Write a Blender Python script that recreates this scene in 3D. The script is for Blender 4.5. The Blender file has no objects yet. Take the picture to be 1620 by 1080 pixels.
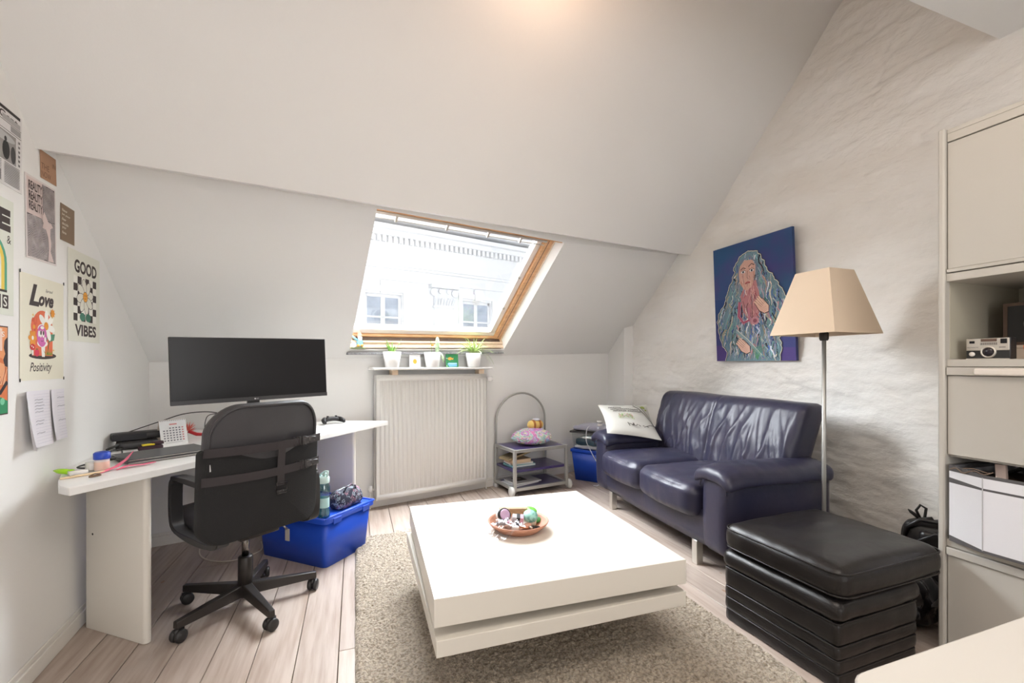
import bpy, math, random
from mathutils import Vector, Matrix, noise
random.seed(7)
sc = bpy.context.scene
COL = sc.collection
R = math.radians
PI = math.pi

# ---------------------------------------------------------------- camera
# the room's own axes: x to the right wall, y towards the skylight wall, z up, the camera's foot at the origin
cam_d = bpy.data.cameras.new('view_camera')
cam = bpy.data.objects.new('view_camera', cam_d); COL.objects.link(cam)
cam.location = (0, 0, 1.17); cam.rotation_euler = (PI/2, 0, -R(19.5))
cam_d.sensor_width = 36; cam_d.lens = 36*700/1620.0
cam_d.shift_y = 35/1620.0
cam_d.clip_start = .05
sc.camera = cam

# ---------------------------------------------------------------- light
w = bpy.data.worlds.new('sky'); sc.world = w; w.use_nodes = True
bg = w.node_tree.nodes['Background']
bg.inputs[0].default_value = (.93, .97, 1, 1); bg.inputs[1].default_value = 1.15

def lamp(name, kind, loc, energy, color, size=None, rot=None, size_y=None, aim=None):
    d = bpy.data.lights.new(name, kind); o = bpy.data.objects.new(name, d); COL.objects.link(o)
    o.location = loc; d.energy = energy; d.color = color
    if kind == 'AREA':
        d.shape = 'RECTANGLE'; d.size = size; d.size_y = size_y or size
    elif kind == 'SUN': d.angle = size
    elif kind == 'POINT': d.shadow_soft_size = size
    if aim is not None:
        o.rotation_euler = (Vector(aim)-Vector(loc)).to_track_quat('-Z', 'Y').to_euler()
    return o
lamp('sun', 'SUN', (1.2, 12, 9), 76.0, (.91, .96, 1), R(125), aim=(.7, 3.2, 2.4))
lamp('rear_fill_light', 'AREA', (1.05, -2.15, 1.5), 34, (1, .97, .945), 1.7, size_y=1.6, aim=(1.05, 2, 1.5))  # added soft fill behind the camera, set in an invented window opening
lamp('ceiling_lamp_light', 'POINT', (.84, 1.52, 2.82), 5, (1, .62, .38), .06)
lamp('overhead_fill_light', 'AREA', (.9, .4, 2.64), 22, (1, .91, .80), 1.4, size_y=1.0, aim=(.95, .5, 0))  # added warm fill under the flat ceiling, out of view, no fixture there

sc.view_settings.view_transform = 'Standard'; sc.view_settings.look = 'None'
sc.view_settings.gamma = 1; sc.view_settings.use_curve_mapping = False
sc.view_settings.exposure = 0.10

# ---------------------------------------------------------------- materials
MATS = {}
def mat(name, c, rough=.6, metal=0, bump=None, var=None, coat=0, sheen=0, spec=.5, emit=None, stretch=(1, 1, 1), trans=0, alpha=1, rnd=0):
    if name in MATS: return MATS[name]
    m = bpy.data.materials.new(name); m.use_nodes = True
    nt = m.node_tree; p = nt.nodes['Principled BSDF']
    p.inputs['Base Color'].default_value = (*c, 1); p.inputs['Roughness'].default_value = rough
    p.inputs['Metallic'].default_value = metal; p.inputs['Coat Weight'].default_value = coat
    p.inputs['Sheen Weight'].default_value = sheen; p.inputs['Specular IOR Level'].default_value = spec
    p.inputs['Transmission Weight'].default_value = trans; p.inputs['Alpha'].default_value = alpha
    tc = nt.nodes.new('ShaderNodeTexCoord'); mp = nt.nodes.new('ShaderNodeMapping')
    mp.inputs['Scale'].default_value = stretch
    nt.links.new(tc.outputs['Object'], mp.inputs[0])
    if rnd:
        oi = nt.nodes.new('ShaderNodeObjectInfo'); ma = nt.nodes.new('ShaderNodeMath'); ma.operation = 'MULTIPLY'
        ma.inputs[1].default_value = 37.0; nt.links.new(oi.outputs['Random'], ma.inputs[0])
        cb = nt.nodes.new('ShaderNodeCombineXYZ')
        for i in range(3): nt.links.new(ma.outputs[0], cb.inputs[i])
        nt.links.new(cb.outputs[0], mp.inputs['Location'])
    if var:                                   # (scale, second colour, low, high)
        n = nt.nodes.new('ShaderNodeTexNoise'); n.inputs['Scale'].default_value = var[0]; n.inputs['Detail'].default_value = 6
        nt.links.new(mp.outputs[0], n.inputs['Vector'])
        r = nt.nodes.new('ShaderNodeValToRGB'); r.color_ramp.elements[0].position = var[2]; r.color_ramp.elements[1].position = var[3]
        r.color_ramp.elements[0].color = (*var[1], 1); r.color_ramp.elements[1].color = (*c, 1)
        nt.links.new(n.outputs[0], r.inputs[0])
        src = r.outputs[0]
        if rnd:
            hs = nt.nodes.new('ShaderNodeHueSaturation'); mr = nt.nodes.new('ShaderNodeMapRange')
            mr.inputs[3].default_value = 1-rnd; mr.inputs[4].default_value = 1+rnd*.6
            nt.links.new(oi.outputs['Random'], mr.inputs[0]); nt.links.new(mr.outputs[0], hs.inputs['Value'])
            nt.links.new(src, hs.inputs['Color']); src = hs.outputs[0]
        nt.links.new(src, p.inputs['Base Color'])
    if bump:                                  # list of (kind, scale, strength, distance)
        last = None
        for kind, s, st, dist in bump:
            if kind == 'v':
                t = nt.nodes.new('ShaderNodeTexVoronoi'); t.inputs['Scale'].default_value = s; out = t.outputs['Distance']
            elif kind == 'w':
                t = nt.nodes.new('ShaderNodeTexWave'); t.inputs['Scale'].default_value = s; out = t.outputs[1]
            else:
                t = nt.nodes.new('ShaderNodeTexNoise'); t.inputs['Scale'].default_value = s; t.inputs['Detail'].default_value = 5; out = t.outputs[0]
            nt.links.new(mp.outputs[0], t.inputs['Vector'])
            b = nt.nodes.new('ShaderNodeBump'); b.inputs['Strength'].default_value = st; b.inputs['Distance'].default_value = dist
            nt.links.new(out, b.inputs['Height'])
            if last: nt.links.new(last.outputs[0], b.inputs['Normal'])
            last = b
        nt.links.new(last.outputs[0], p.inputs['Normal'])
    MATS[name] = m
    return m
def glass(name, tint=(1, 1, 1), gl=.06, rough=0):
    if name in MATS: return MATS[name]
    m = bpy.data.materials.new(name); m.use_nodes = True; nt = m.node_tree; nt.nodes.clear()
    o = nt.nodes.new('ShaderNodeOutputMaterial'); mx = nt.nodes.new('ShaderNodeMixShader')
    t = nt.nodes.new('ShaderNodeBsdfTransparent'); g = nt.nodes.new('ShaderNodeBsdfGlossy')
    t.inputs[0].default_value = (*tint, 1); g.inputs['Roughness'].default_value = rough; mx.inputs[0].default_value = gl
    nt.links.new(t.outputs[0], mx.inputs[1]); nt.links.new(g.outputs[0], mx.inputs[2]); nt.links.new(mx.outputs[0], o.inputs[0])
    MATS[name] = m; return m
def flat(c, rough=.75):                       # plain ink or paint
    k = 'ink_%02x%02x%02x' % tuple(int(max(0, min(1, v))*255) for v in c)
    return mat(k, c, rough)
def srgb(r, g, b):
    f = lambda v: (v/255/12.92 if v/255 <= .04045 else ((v/255+.055)/1.055)**2.4)
    return (f(r), f(g), f(b))

PLASTER = mat('white_plaster', (.83, .825, .81), .85, bump=[('n', 9, .12, .01), ('n', 120, .12, .002)])
ROOFP = mat('ceiling_plaster', (.81, .80, .785), .85, bump=[('n', 6, .15, .01), ('n', 140, .1, .002)])
STONEW = mat('whitewashed_masonry', (.86, .845, .82), .8, bump=[('n', 8, .45, .03), ('n', 42, .5, .008)], var=(2.2, (.78, .74, .69), .3, .62), stretch=(1, .65, 1.2))
PLANKM = mat('whitewashed_pine', (.52, .435, .38), .42, bump=[('n', 14, .25, .003)], var=(6, (.39, .30, .245), .30, .62), stretch=(7, .5, 7), rnd=.12)
KNOT = mat('pine_knot', (.38, .25, .17), .5)
WHITEP = mat('white_painted_wood', (.78, .76, .72), .45, bump=[('n', 8, .08, .004)])
MELA = mat('white_melamine', (.80, .79, .77), .28, bump=[('n', 220, .05, .0005)])
MELAC = mat('cream_lacquer', (.80, .76, .69), .32, bump=[('n', 90, .05, .0008)])
CABM = mat('cream_cabinet_laminate', (.52, .495, .45), .38, bump=[('n', 160, .06, .0006)])
CABIN = mat('cabinet_inside', (.44, .41, .33), .6, bump=[('n', 160, .06, .0006)])
PINE = mat('varnished_pine', (.72, .42, .22), .35, var=(5, (.55, .29, .13), .3, .7), stretch=(1, 8, 8))
PINEL = mat('pale_pine', (.86, .70, .54), .4, var=(5, (.74, .55, .38), .3, .7), stretch=(1, 8, 8))
CREAM = mat('cream_sash', (.86, .80, .74), .4)
ENAMEL = mat('radiator_enamel', (.76, .75, .72), .33)
SILVER = mat('silver_grey_metal', (.48, .48, .46), .4, metal=.55, bump=[('n', 300, .05, .0005)])
CHROME = mat('brushed_steel', (.66, .64, .60), .3, metal=.9)
BLACKP = mat('black_plastic', (.022, .021, .022), .42, bump=[('n', 500, .1, .0004)])
BLACKM = mat('black_metal', (.035, .03, .028), .38, metal=.3)
LEATHER = mat('navy_leather', (.022, .023, .050), .37, bump=[('n', 22, .25, .006), ('v', 420, .18, .0012)], spec=.5, var=(5, (.034, .030, .056), .35, .6))
LEATHERB = mat('black_leather', (.012, .010, .010), .33, bump=[('n', 16, .25, .006), ('v', 380, .2, .0012)], spec=.42)
FAUX = mat('black_faux_leather', (.045, .043, .048), .48, bump=[('v', 600, .35, .001)])
FABRIC = mat('black_mesh_fabric', (.012, .012, .013), .9, bump=[('v', 420, .5, .002)])
BLUEP = mat('blue_plastic', (.012, .075, .56), .38, bump=[('n', 300, .08, .0006)])
PURPLE = mat('purple_shelf_laminate', (.055, .04, .14), .3)
LINEN = mat('cream_lampshade', (.70, .56, .42), .85, bump=[('v', 700, .25, .0008)], sheen=.2)
TERRA = mat('terracotta', (.50, .24, .15), .6, bump=[('n', 60, .2, .001)], var=(30, (.42, .18, .11), .3, .7))
CERAM = mat('white_ceramic', (.86, .85, .84), .25)
SOIL = mat('potting_soil', (.06, .04, .025), .95, bump=[('n', 80, .8, .01)])
PAPER = mat('white_paper', (.84, .83, .82), .8)
GLASS = glass('window_glass')
CLEARP = glass('clear_plastic', (.93, .95, .96), .14, .12)
TEALP = glass('teal_bottle_plastic', (.45, .78, .82), .16, .08)

# ---------------------------------------------------------------- geometry helpers
class MB:
    def __init__(s): s.v = []; s.f = []; s.m = []
    def add(s, vs, fs, mi=0, M=None):
        b = len(s.v)
        s.v += [tuple(M @ Vector(p)) if M else tuple(p) for p in vs]
        s.f += [tuple(b+i for i in f) for f in fs]; s.m += [mi]*len(fs)
    def box(s, x0, x1, y0, y1, z0, z1, mi=0, M=None):
        s.add([(x0,y0,z0),(x1,y0,z0),(x1,y1,z0),(x0,y1,z0),(x0,y0,z1),(x1,y0,z1),(x1,y1,z1),(x0,y1,z1)],
              [(0,3,2,1),(4,5,6,7),(0,1,5,4),(1,2,6,5),(2,3,7,6),(3,0,4,7)], mi, M)
    def prism(s, pts, z0, z1, mi=0, M=None, top=None):
        n = len(pts); top = top or pts
        vs = [(x, y, z0) for x, y in pts]+[(x, y, z1) for x, y in top]
        s.add(vs, [tuple(range(n-1, -1, -1)), tuple(range(n, 2*n))]+[(i, (i+1) % n, n+(i+1) % n, n+i) for i in range(n)], mi, M)
    def lathe(s, prof, seg=24, mi=0, M=None, cap=True, sx=1, sy=1):
        vs = []; fs = []
        for r, z in prof:
            for k in range(seg):
                a = 2*PI*k/seg; vs.append((r*math.cos(a)*sx, r*math.sin(a)*sy, z))
        for i in range(len(prof)-1):
            for k in range(seg):
                k2 = (k+1) % seg; fs.append((i*seg+k, i*seg+k2, (i+1)*seg+k2, (i+1)*seg+k))
        if cap:
            fs.append(tuple(range(seg-1, -1, -1))); b = (len(prof)-1)*seg; fs.append(tuple(range(b, b+seg)))
        s.add(vs, fs, mi, M)
    def tube(s, pts, r, seg=8, mi=0, M=None, closed=False, sq=False):
        pts = [Vector(p) for p in pts]; n = len(pts); vs = []; fs = []
        rr = r if isinstance(r, (list, tuple)) else [r]*n
        up = None
        for i, p in enumerate(pts):
            a = pts[i-1] if (i > 0 or closed) else p; b = pts[(i+1) % n] if (i < n-1 or closed) else p
            t = (b-a).normalized()
            if up is None:
                up = Vector((0, 0, 1)) if abs(t.z) < .9 else Vector((0, 1, 0))
            u = (up-t*up.dot(t)).normalized(); up = u; v = t.cross(u)
            for k in range(seg):
                an = 2*PI*(k+(.5 if sq else 0))/seg
                vs.append(p+u*math.cos(an)*rr[i]+v*math.sin(an)*rr[i])
        m = n if closed else n-1
        for i in range(m):
            j = (i+1) % n
            for k in range(seg):
                k2 = (k+1) % seg; fs.append((i*seg+k, i*seg+k2, j*seg+k2, j*seg+k))
        if not closed:
            fs.append(tuple(range(seg-1, -1, -1))); fs.append(tuple(range((n-1)*seg, n*seg)))
        s.add(vs, fs, mi, M)
    def rbox(s, cx, cy, cz, dx, dy, dz, r, n=(6, 6, 6), deform=None, mi=0, M=None):
        """rounded box: a subdivided box pulled onto an inner box plus a radius, then deformed by a function of position"""
        h = (dx/2, dy/2, dz/2); r = min(r, *h); idx = {}; vs = []; fs = []
        def vid(g):
            if g in idx: return idx[g]
            p = [-h[i]+2*h[i]*g[i]/n[i] for i in range(3)]
            q = [max(-h[i]+r, min(h[i]-r, p[i])) for i in range(3)]
            d = Vector([p[i]-q[i] for i in range(3)])
            if d.length > 1e-9: d = d.normalized()*r
            o = Vector((cx, cy, cz))+Vector(q)+d
            if deform: o = Vector(deform(o))
            idx[g] = len(vs); vs.append(o); return idx[g]
        for ax in range(3):
            a, b = [(1, 2), (2, 0), (0, 1)][ax]
            for side in (0, n[ax]):
                for i in range(n[a]):
                    for j in range(n[b]):
                        def g(ii, jj):
                            t = [0, 0, 0]; t[ax] = side; t[a] = ii; t[b] = jj; return tuple(t)
                        q = (vid(g(i, j)), vid(g(i+1, j)), vid(g(i+1, j+1)), vid(g(i, j+1)))
                        fs.append(q if side else q[::-1])
        s.add(vs, fs, mi, M)
    def strip(s, pts, widths, side, mi=0, M=None, thick=.0012):
        """leaf or ribbon: a thin solid strip along pts"""
        vs = []; n = len(pts); side = Vector(side).normalized()
        for p, wd in zip(pts, widths):
            p = Vector(p); nrm = Vector((0, 0, thick))
            vs += [p-side*wd/2, p+side*wd/2, p+side*wd/2+nrm, p-side*wd/2+nrm]
        fs = [(3, 2, 1, 0), tuple(range(4*n-4, 4*n))]
        for i in range(n-1):
            for k in range(4):
                k2 = (k+1) % 4; fs.append((4*i+k, 4*i+k2, 4*i+4+k2, 4*i+4+k))
        s.add(vs, fs, mi, M)
    def build(s, name, mats, parent=None, smooth=False, bevel=0, seg=2, label=None, sub=0):
        me = bpy.data.meshes.new(name); me.from_pydata(s.v, [], s.f)
        for m in (mats if isinstance(mats, (list, tuple)) else [mats]): me.materials.append(m)
        me.polygons.foreach_set('material_index', s.m)
        me.validate(); me.update()
        o = bpy.data.objects.new(name, me); COL.objects.link(o)
        if parent: o.parent = parent
        if bevel:
            b = o.modifiers.new('bevel', 'BEVEL'); b.width = bevel; b.segments = seg; b.limit_method = 'ANGLE'; b.angle_limit = R(40)
        if sub:
            b = o.modifiers.new('sub', 'SUBSURF'); b.levels = sub; b.render_levels = sub
        if smooth or bevel:
            for p in me.polygons: p.use_smooth = True
            if not smooth or bevel:
                try: me.set_sharp_from_angle(angle=R(38))
                except Exception: pass
        if label: o['label'] = label
        return o

def tag(o, label, cat, group=None, kind=None):
    o['label'] = label; o['category'] = cat
    if group: o['group'] = group
    if kind: o['kind'] = kind
    return o
def thing(name, label, cat, loc=(0, 0, 0), rz=0, group=None, kind=None, rot=None):
    o = bpy.data.objects.new(name, None); COL.objects.link(o); o.empty_display_size = .05
    o.location = loc; o.rotation_euler = rot if rot else (0, 0, rz)
    return tag(o, label, cat, group, kind)
def struct(o, label=None):
    o['kind'] = 'structure'
    if label: o['label'] = label
    return o
def T(x, y, z, rz=0, rx=0, ry=0):
    return Matrix.Translation((x, y, z)) @ Matrix.Rotation(rz, 4, 'Z') @ Matrix.Rotation(ry, 4, 'Y') @ Matrix.Rotation(rx, 4, 'X')

class Print:
    """flat print: ink shapes laid on a sheet, u to the right, v up, a hair apart from each other"""
    def __init__(s, o, u, v, step=.00003, start=.0004):
        s.o = Vector(o); s.u = Vector(u).normalized(); s.v = Vector(v).normalized(); s.n = s.u.cross(s.v).normalized()
        s.mb = MB(); s.mats = []; s.k = 0; s.step = step; s.start = start
    def mi(s, c):
        m = c if isinstance(c, bpy.types.Material) else flat(c)
        if m not in s.mats: s.mats.append(m)
        return s.mats.index(m)
    def put(s, pts, faces, c):
        d = s.start+s.k*s.step; s.k += 1
        s.mb.add([s.o+s.u*p[0]+s.v*p[1]+s.n*d for p in pts], faces, s.mi(c))
    def poly(s, pts, c): s.put(pts, [tuple(range(len(pts)))], c)
    def rect(s, x0, x1, y0, y1, c): s.poly([(x0, y0), (x1, y0), (x1, y1), (x0, y1)], c)
    def ell(s, cx, cy, rx, ry, c, rot=0, n=18, a0=0, a1=2*PI):
        pts = []
        m = n if abs(a1-a0-2*PI) < 1e-6 else n+1
        for k in range(m):
            a = a0+(a1-a0)*k/n; x = rx*math.cos(a); y = ry*math.sin(a)
            pts.append((cx+x*math.cos(rot)-y*math.sin(rot), cy+x*math.sin(rot)+y*math.cos(rot)))
        s.poly(pts, c)
    def line(s, pts, wd, c, w2=None):
        L = []; Rr = []; n = len(pts); w2 = wd if w2 is None else w2
        for i, p in enumerate(pts):
            a = Vector(pts[max(0, i-1)]); b = Vector(pts[min(n-1, i+1)]); t = (b-a)
            if t.length < 1e-9: t = Vector((1, 0))
            t.normalize(); q = Vector((-t.y, t.x))*(wd+(w2-wd)*i/max(1, n-1))/2; p = Vector(p); L.append(p+q); Rr.append(p-q)
        s.put(L+Rr, [(i, n+i, n+i+1, i+1) for i in range(n-1)], c)
    def text(s, txt, x, y, h, c, width=None, bold=0, shear=0, sy=1, spacing=1):
        cu = bpy.data.curves.new('t', 'FONT'); cu.body = txt; cu.size = 1; cu.offset = bold; cu.shear = shear; cu.resolution_u = 3; cu.space_character = spacing
        ob = bpy.data.objects.new('t', cu); COL.objects.link(ob)
        dg = bpy.context.evaluated_depsgraph_get(); me = ob.evaluated_get(dg).to_mesh()
        vs = [(p.co.x, p.co.y) for p in me.vertices]; fs = [tuple(p.vertices) for p in me.polygons]
        ob.evaluated_get(dg).to_mesh_clear(); bpy.data.objects.remove(ob); bpy.data.curves.remove(cu)
        if not vs: return
        x0 = min(p[0] for p in vs); x1 = max(p[0] for p in vs); y0 = min(p[1] for p in vs); y1 = max(p[1] for p in vs)
        k = h/(y1-y0); kx = k if width is None else width/(x1-x0)
        s.put([(x+(p[0]-x0)*kx, y+(p[1]-y0)*k) for p in vs], fs, c)
    def build(s, name, parent=None):
        return s.mb.build(name, s.mats, parent)

def vnoise(x, y, z=0): return noise.noise(Vector((x, y, z)))

# ================================================================ the room
LA = Vector((-1.132, 2.121)); LB = Vector((-1.237, 3.428)); LD = (LB-LA).normalized()      # left wall line
FB = LB.copy(); FD = Vector((3.444, .880)).normalized()                                     # skylight wall line
def lw(s, z, off=0):                           # point on the left wall, s metres beyond LA, off metres into the room
    return Vector((LA.x+LD.x*s+LD.y*off, LA.y+LD.y*s-LD.x*off, z))
def fw(s, z, off=0):                           # point on the skylight wall, s metres right of the left corner
    return Vector((FB.x+FD.x*s+FD.y*off, FB.y+FD.y*s-FD.x*off, z))
XR = 2.87; YR = -2.2
def farY(x): return FB.y+(x-FB.x)*FD.y/FD.x

floor = MB(); floor.box(-1.6, 3.1, YR-.1, 4.9, -.08, -.022)
fl = struct(floor.build('floor', mat('subfloor', (.10, .07, .05), .9)), 'whitewashed pine plank floor')
pw = .158
rnd = random.Random(3)
k0 = -8
for k in range(k0, 20):
    x0 = -.0635+pw*k; x1 = x0+pw
    if x0 > XR: break
    cuts = [YR-.05]; y = YR+rnd.uniform(.4, 2.0)
    while y < 4.3: cuts.append(y); y += rnd.uniform(1.6, 2.8)
    yend = farY(x0+pw/2)
    cuts = [c for c in cuts if c < yend-.35]+[None]
    for a, b in zip(cuts[:-1], cuts[1:]):
        g = .0016; zt = rnd.uniform(-.0012, .0)
        m = MB(); xa, xb = x0+g, x1-g
        ya = a+g; ybl, ybr = (b-g, b-g) if b is not None else (farY(xa)+.004, farY(xb)+.004)
        base = [(xa, ya), (xb, ya), (xb, ybr), (xa, ybl)]; e = .0016
        top = [(xa+e, ya+e), (xb-e, ya+e), (xb-e, ybr-e), (xa+e, ybl-e)]
        m.prism(base, -.022, zt-.0016); m.prism([(p[0], p[1]) for p in base], zt-.0016, zt, top=top)
        for q in range(rnd.randint(0, 2)):
            kx = rnd.uniform(xa+.03, xb-.03); ky = rnd.uniform(ya+.1, ya+1.2); r_ = rnd.uniform(.004, .011)
            m.add([(kx+r_*math.cos(t*PI/4)*.8, ky+r_*math.sin(t*PI/4)*1.5, zt+.0003) for t in range(8)], [tuple(range(8))], 1)
        m.build('plank', [PLANKM, KNOT], fl)

# walls
m = MB(); a = lw(-5.0, 0); b = lw(1.45, 0); a2 = lw(-5.0, 0, -.12); b2 = lw(1.45, 0, -.12)
m.prism([(a.x, a.y), (a2.x, a2.y), (b2.x, b2.y), (b.x, b.y)][::-1], -.08, 3.4)
struct(m.build('wall_left', PLASTER), 'white plastered wall with posters')
m = MB(); a = fw(-.12, 0); b = fw(4.45, 0); a2 = fw(-.12, 0, -.12); b2 = fw(4.45, 0, -.12)
m.add([(a.x, a.y, -.08), (b.x, b.y, -.08), (b2.x, b2.y, -.08), (a2.x, a2.y, -.08), (a.x, a.y, 1.185), (b.x, b.y, 1.31), (b2.x, b2.y, 1.27), (a2.x, a2.y, 1.145)],
      [(0,3,2,1),(4,5,6,7),(0,1,5,4),(1,2,6,5),(2,3,7,6),(3,0,4,7)])
struct(m.build('wall_far', PLASTER), 'low white knee wall under the skylight')
m = MB()
m.box(-1.0, .2, YR-.12, YR, -.08, 2.75); m.box(1.9, 3.0, YR-.12, YR, -.08, 2.75)
m.box(.2, 1.9, YR-.12, YR, -.08, .7); m.box(.2, 1.9, YR-.12, YR, 2.3, 2.75)  # the gap between these pieces is made up to hold the rear fill
struct(m.build('wall_rear', PLASTER))

# whitewashed brick wall, rough under its plaster
m = MB(); ys = [.85+i*.0135 for i in range(273)]; zs = [-.02+i*.0135 for i in range(318)]
def rough(y, z):
    d = .010*vnoise(y*.9, z*1.6, 1.3)+.005*vnoise(y*3.1+4, z*9, 2.2)+.004*vnoise(y*9, z*24, 4.4)+.0025*vnoise(y*22, z*34, 6.4)
    r_ = abs(vnoise(y*2.3+9, z*9+2, 7.7)); d -= .007*max(0, .08-r_)/.08*(vnoise(y*3, z*5, 12) > .05)
    t_ = vnoise(y*1.7, z*5.5, 21); d += .007*max(0, min(1, t_*9)); t_ = vnoise(y*3.6+2, z*10, 31); d += .0035*max(0, min(1, t_*10))
    c = (z/.085) % 1.0; d -= .0022*math.exp(-((c-.5)/.09)**2)*(.5+vnoise(y*2, z*2, 8))
    return d
vs = [(XR-rough(y, z), y, z) for y in ys for z in zs]; nz = len(zs)
m.add(vs, [(i*nz+j, i*nz+j+1, (i+1)*nz+j+1, (i+1)*nz+j) for i in range(len(ys)-1) for j in range(nz-1)])
m.box(XR+.03, XR+.16, YR-.12, 4.75, -.08, 4.5)
m.box(XR-.01, XR+.03, YR-.12, .86, -.08, 2.8)
struct(m.build('wall_right', STONEW, smooth=True), 'rough whitewashed masonry wall')
m = MB(); m.box(2.752, XR+.03, 4.123, 4.6, -.02, 1.75)
struct(m.build('wall_corner', PLASTER), 'boxed white pillar in the corner')

# roof slopes
def quadpatch(m, A, B, C, D, n=10, mi=0):      # bilinear patch A-B-C-D
    A, B, C, D = map(Vector, (A, B, C, D)); vs = []
    for i in range(n+1):
        for j in range(n+1):
            u = i/n; v = j/n; vs.append(A*(1-u)*(1-v)+B*u*(1-v)+C*u*v+D*(1-u)*v)
    m.add(vs, [(i*(n+1)+j, (i+1)*(n+1)+j, (i+1)*(n+1)+j+1, i*(n+1)+j+1) for i in range(n) for j in range(n)], mi)
KL = Vector((-1.257, 3.422, 1.178)); KR = Vector((2.753, 4.448, 1.287))
e = (KR-KL).normalized(); KLx = KL-e*.12; KRx = KR+e*.35
K2L = Vector((-1.147, 2.312, 2.022)); K2R = Vector((2.87, 3.401, 2.199)); f = (K2R-K2L).normalized()
K2Lx = K2L-f*.15; K2Rx = K2R+f*.15
OB = Vector((-.042, 3.643, 1.277)); OU = Vector((1.379, .369, .026)); OV = Vector((.160, -.978, .786))
ON = OU.cross(OV).normalized(); ON = ON if ON.z > 0 else -ON
def op(a, b, d=0): return OB+OU*a+OV*b+ON*d    # a, b run 0..1 over the skylight opening; d metres outwards
o00, o10, o11, o01 = op(0, 0), op(1, 0), op(1, 1), op(0, 1)
m = MB()
quadpatch(m, KLx, KRx, o10, o00); quadpatch(m, KRx, K2Rx, o11, o10); quadpatch(m, K2Rx, K2Lx, o01, o11); quadpatch(m, K2Lx, KLx, o00, o01)
# outer skin and reveals
up = ON*.20
for p, q in ((o10, o11), (o11, o01), (o01, o00), (o00, o10)):
    sp = -OU*.12 if p is o01 else Vector((0, 0, 0))
    m.add([p, q, q+ON*.15+sp, p+ON*.15+sp], [(0, 1, 2, 3)])
for p in (o00, o01): m.add([p, p+ON*.17, p+ON*.17-OU*.14, p-OU*.01], [(0, 1, 2, 3)])
for A_, B_, C_, D_ in ((KLx, KRx, o10, o00), (KRx, K2Rx, o11, o10), (K2Rx, K2Lx, o01, o11), (K2Lx, KLx, o00, o01)):
    quadpatch(m, A_+up, B_+up, C_+up, D_+up, 2)
for A_, B_ in ((KLx, KRx), (K2Lx, KLx), (KRx, K2Rx)): m.add([A_, B_, B_+up, A_+up], [(0, 1, 2, 3)])
struct(m.build('ceiling', ROOFP, smooth=True), 'sloping white ceiling around the skylight')
UL = Vector((-1.136, 2.173, 1.981)); UR = Vector((2.87, 3.242, 2.151))
TL = UL+(Vector((-1.119, 1.964, 2.167))-UL)*5.2; TR = UR+(Vector((2.87, 1.928, 3.45))-UR)*1.62
ULx = UL-f*.15; URx = UR+f*.15; TLx = TL-Vector((.25, 0, 0)); TRx = TR+Vector((.15, 0, 0))
m = MB(); quadpatch(m, ULx, URx, TRx, TLx, 24); 
up2 = Vector((0, .1, .12)); quadpatch(m, ULx+up2, URx+up2, TRx+up2, TLx+up2, 2)
quadpatch(m, ULx, URx, K2Rx, K2Lx, 24)
struct(m.build('ceiling', ROOFP, smooth=True), 'upper white roof slope above the skylight')
m = MB(); m.box(-1.15, 3.0, YR-.1, 1.20, 2.70, 2.80); 
m.add([(-1.4, 1.20, 2.70), (3.0, 1.19, 2.70), (3.0, 1.19, 4.5), (-1.4, 1.20, 4.5)], [(0, 1, 2, 3)])
struct(m.build('ceiling', ROOFP), 'flat white ceiling at top right')

# baseboards
def base_run(name, pts, label=None):
    m = MB()
    for (p, q, n_) in pts:
        t = (q-p).normalized()
        for d0, d1, z0, z1 in ((0, .016, 0, .062), (0, .009, .062, .082)):
            A_ = p+n_*d0; B_ = q+n_*d0; C_ = q+n_*d1; D_ = p+n_*d1
            m.prism([(A_.x, A_.y), (B_.x, B_.y), (C_.x, C_.y), (D_.x, D_.y)], z0, z1)
    struct(m.build(name, WHITEP, bevel=.003), label)
nl = Vector((LD.y, -LD.x)); nf = Vector((FD.y, -FD.x))
base_run('baseboard_left', [(LA-LD*4.6+nl*.0, LB.copy(), nl)])
base_run('baseboard_far', [(FB.copy(), FB+FD*4.12, nf)])

# skylight
win = thing('window_1', 'pine-framed skylight in the sloping ceiling', 'window', op(0, 0)); win['kind'] = 'structure'; del win['category']
Wm = Matrix.Translation(-Vector(op(0, 0)))
def wbar(m, a0, a1, b0, b1, d0, d1, mi=0):     # box in window coordinates (metres along each edge)
    lu = OU.length; lv = OV.length
    P = [op(a/lu, b/lv, d) for d in (d0, d1) for (a, b) in ((a0, b0), (a1, b0), (a1, b1), (a0, b1))]
    m.add(P, [(0,1,2,3),(7,6,5,4),(0,4,5,1),(1,5,6,2),(2,6,7,3),(3,7,4,0)], mi, Wm)
lu, lv = OU.length, OV.length
# outer pine frame, four rails
for nm, (a0, a1, b0, b1) in {'bottom': (-.12, lu, .0, .055), 'top': (-.12, lu, lv-.05, lv+.01), 'l': (-.12, -.06, .055, lv-.05), 'r': (lu-.088, lu-.014, .055, lv-.05)}.items():
    m = MB(); wbar(m, a0, a1, b0, b1, .10, .17); m.build('frame_rail', PINE, win, bevel=.004)
for (a0, a1, b0, b1) in ((-.06, lu-.075, .055, .105), (-.06, lu-.075, lv-.09, lv-.05), (-.06, -.01, .105, lv-.09), (lu-.138, lu-.090, .105, lv-.09)):
    m = MB(); wbar(m, a0, a1, b0, b1, .125, .185); m.build('sash_rail', CREAM, win, bevel=.004, label='cream sash rail')
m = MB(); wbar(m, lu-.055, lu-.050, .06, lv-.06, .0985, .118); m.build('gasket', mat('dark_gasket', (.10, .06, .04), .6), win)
m = MB(); wbar(m, lu-.013, lu-.003, .0, lv, .092, .165); m.build('side_lining', PINEL, win)
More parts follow.
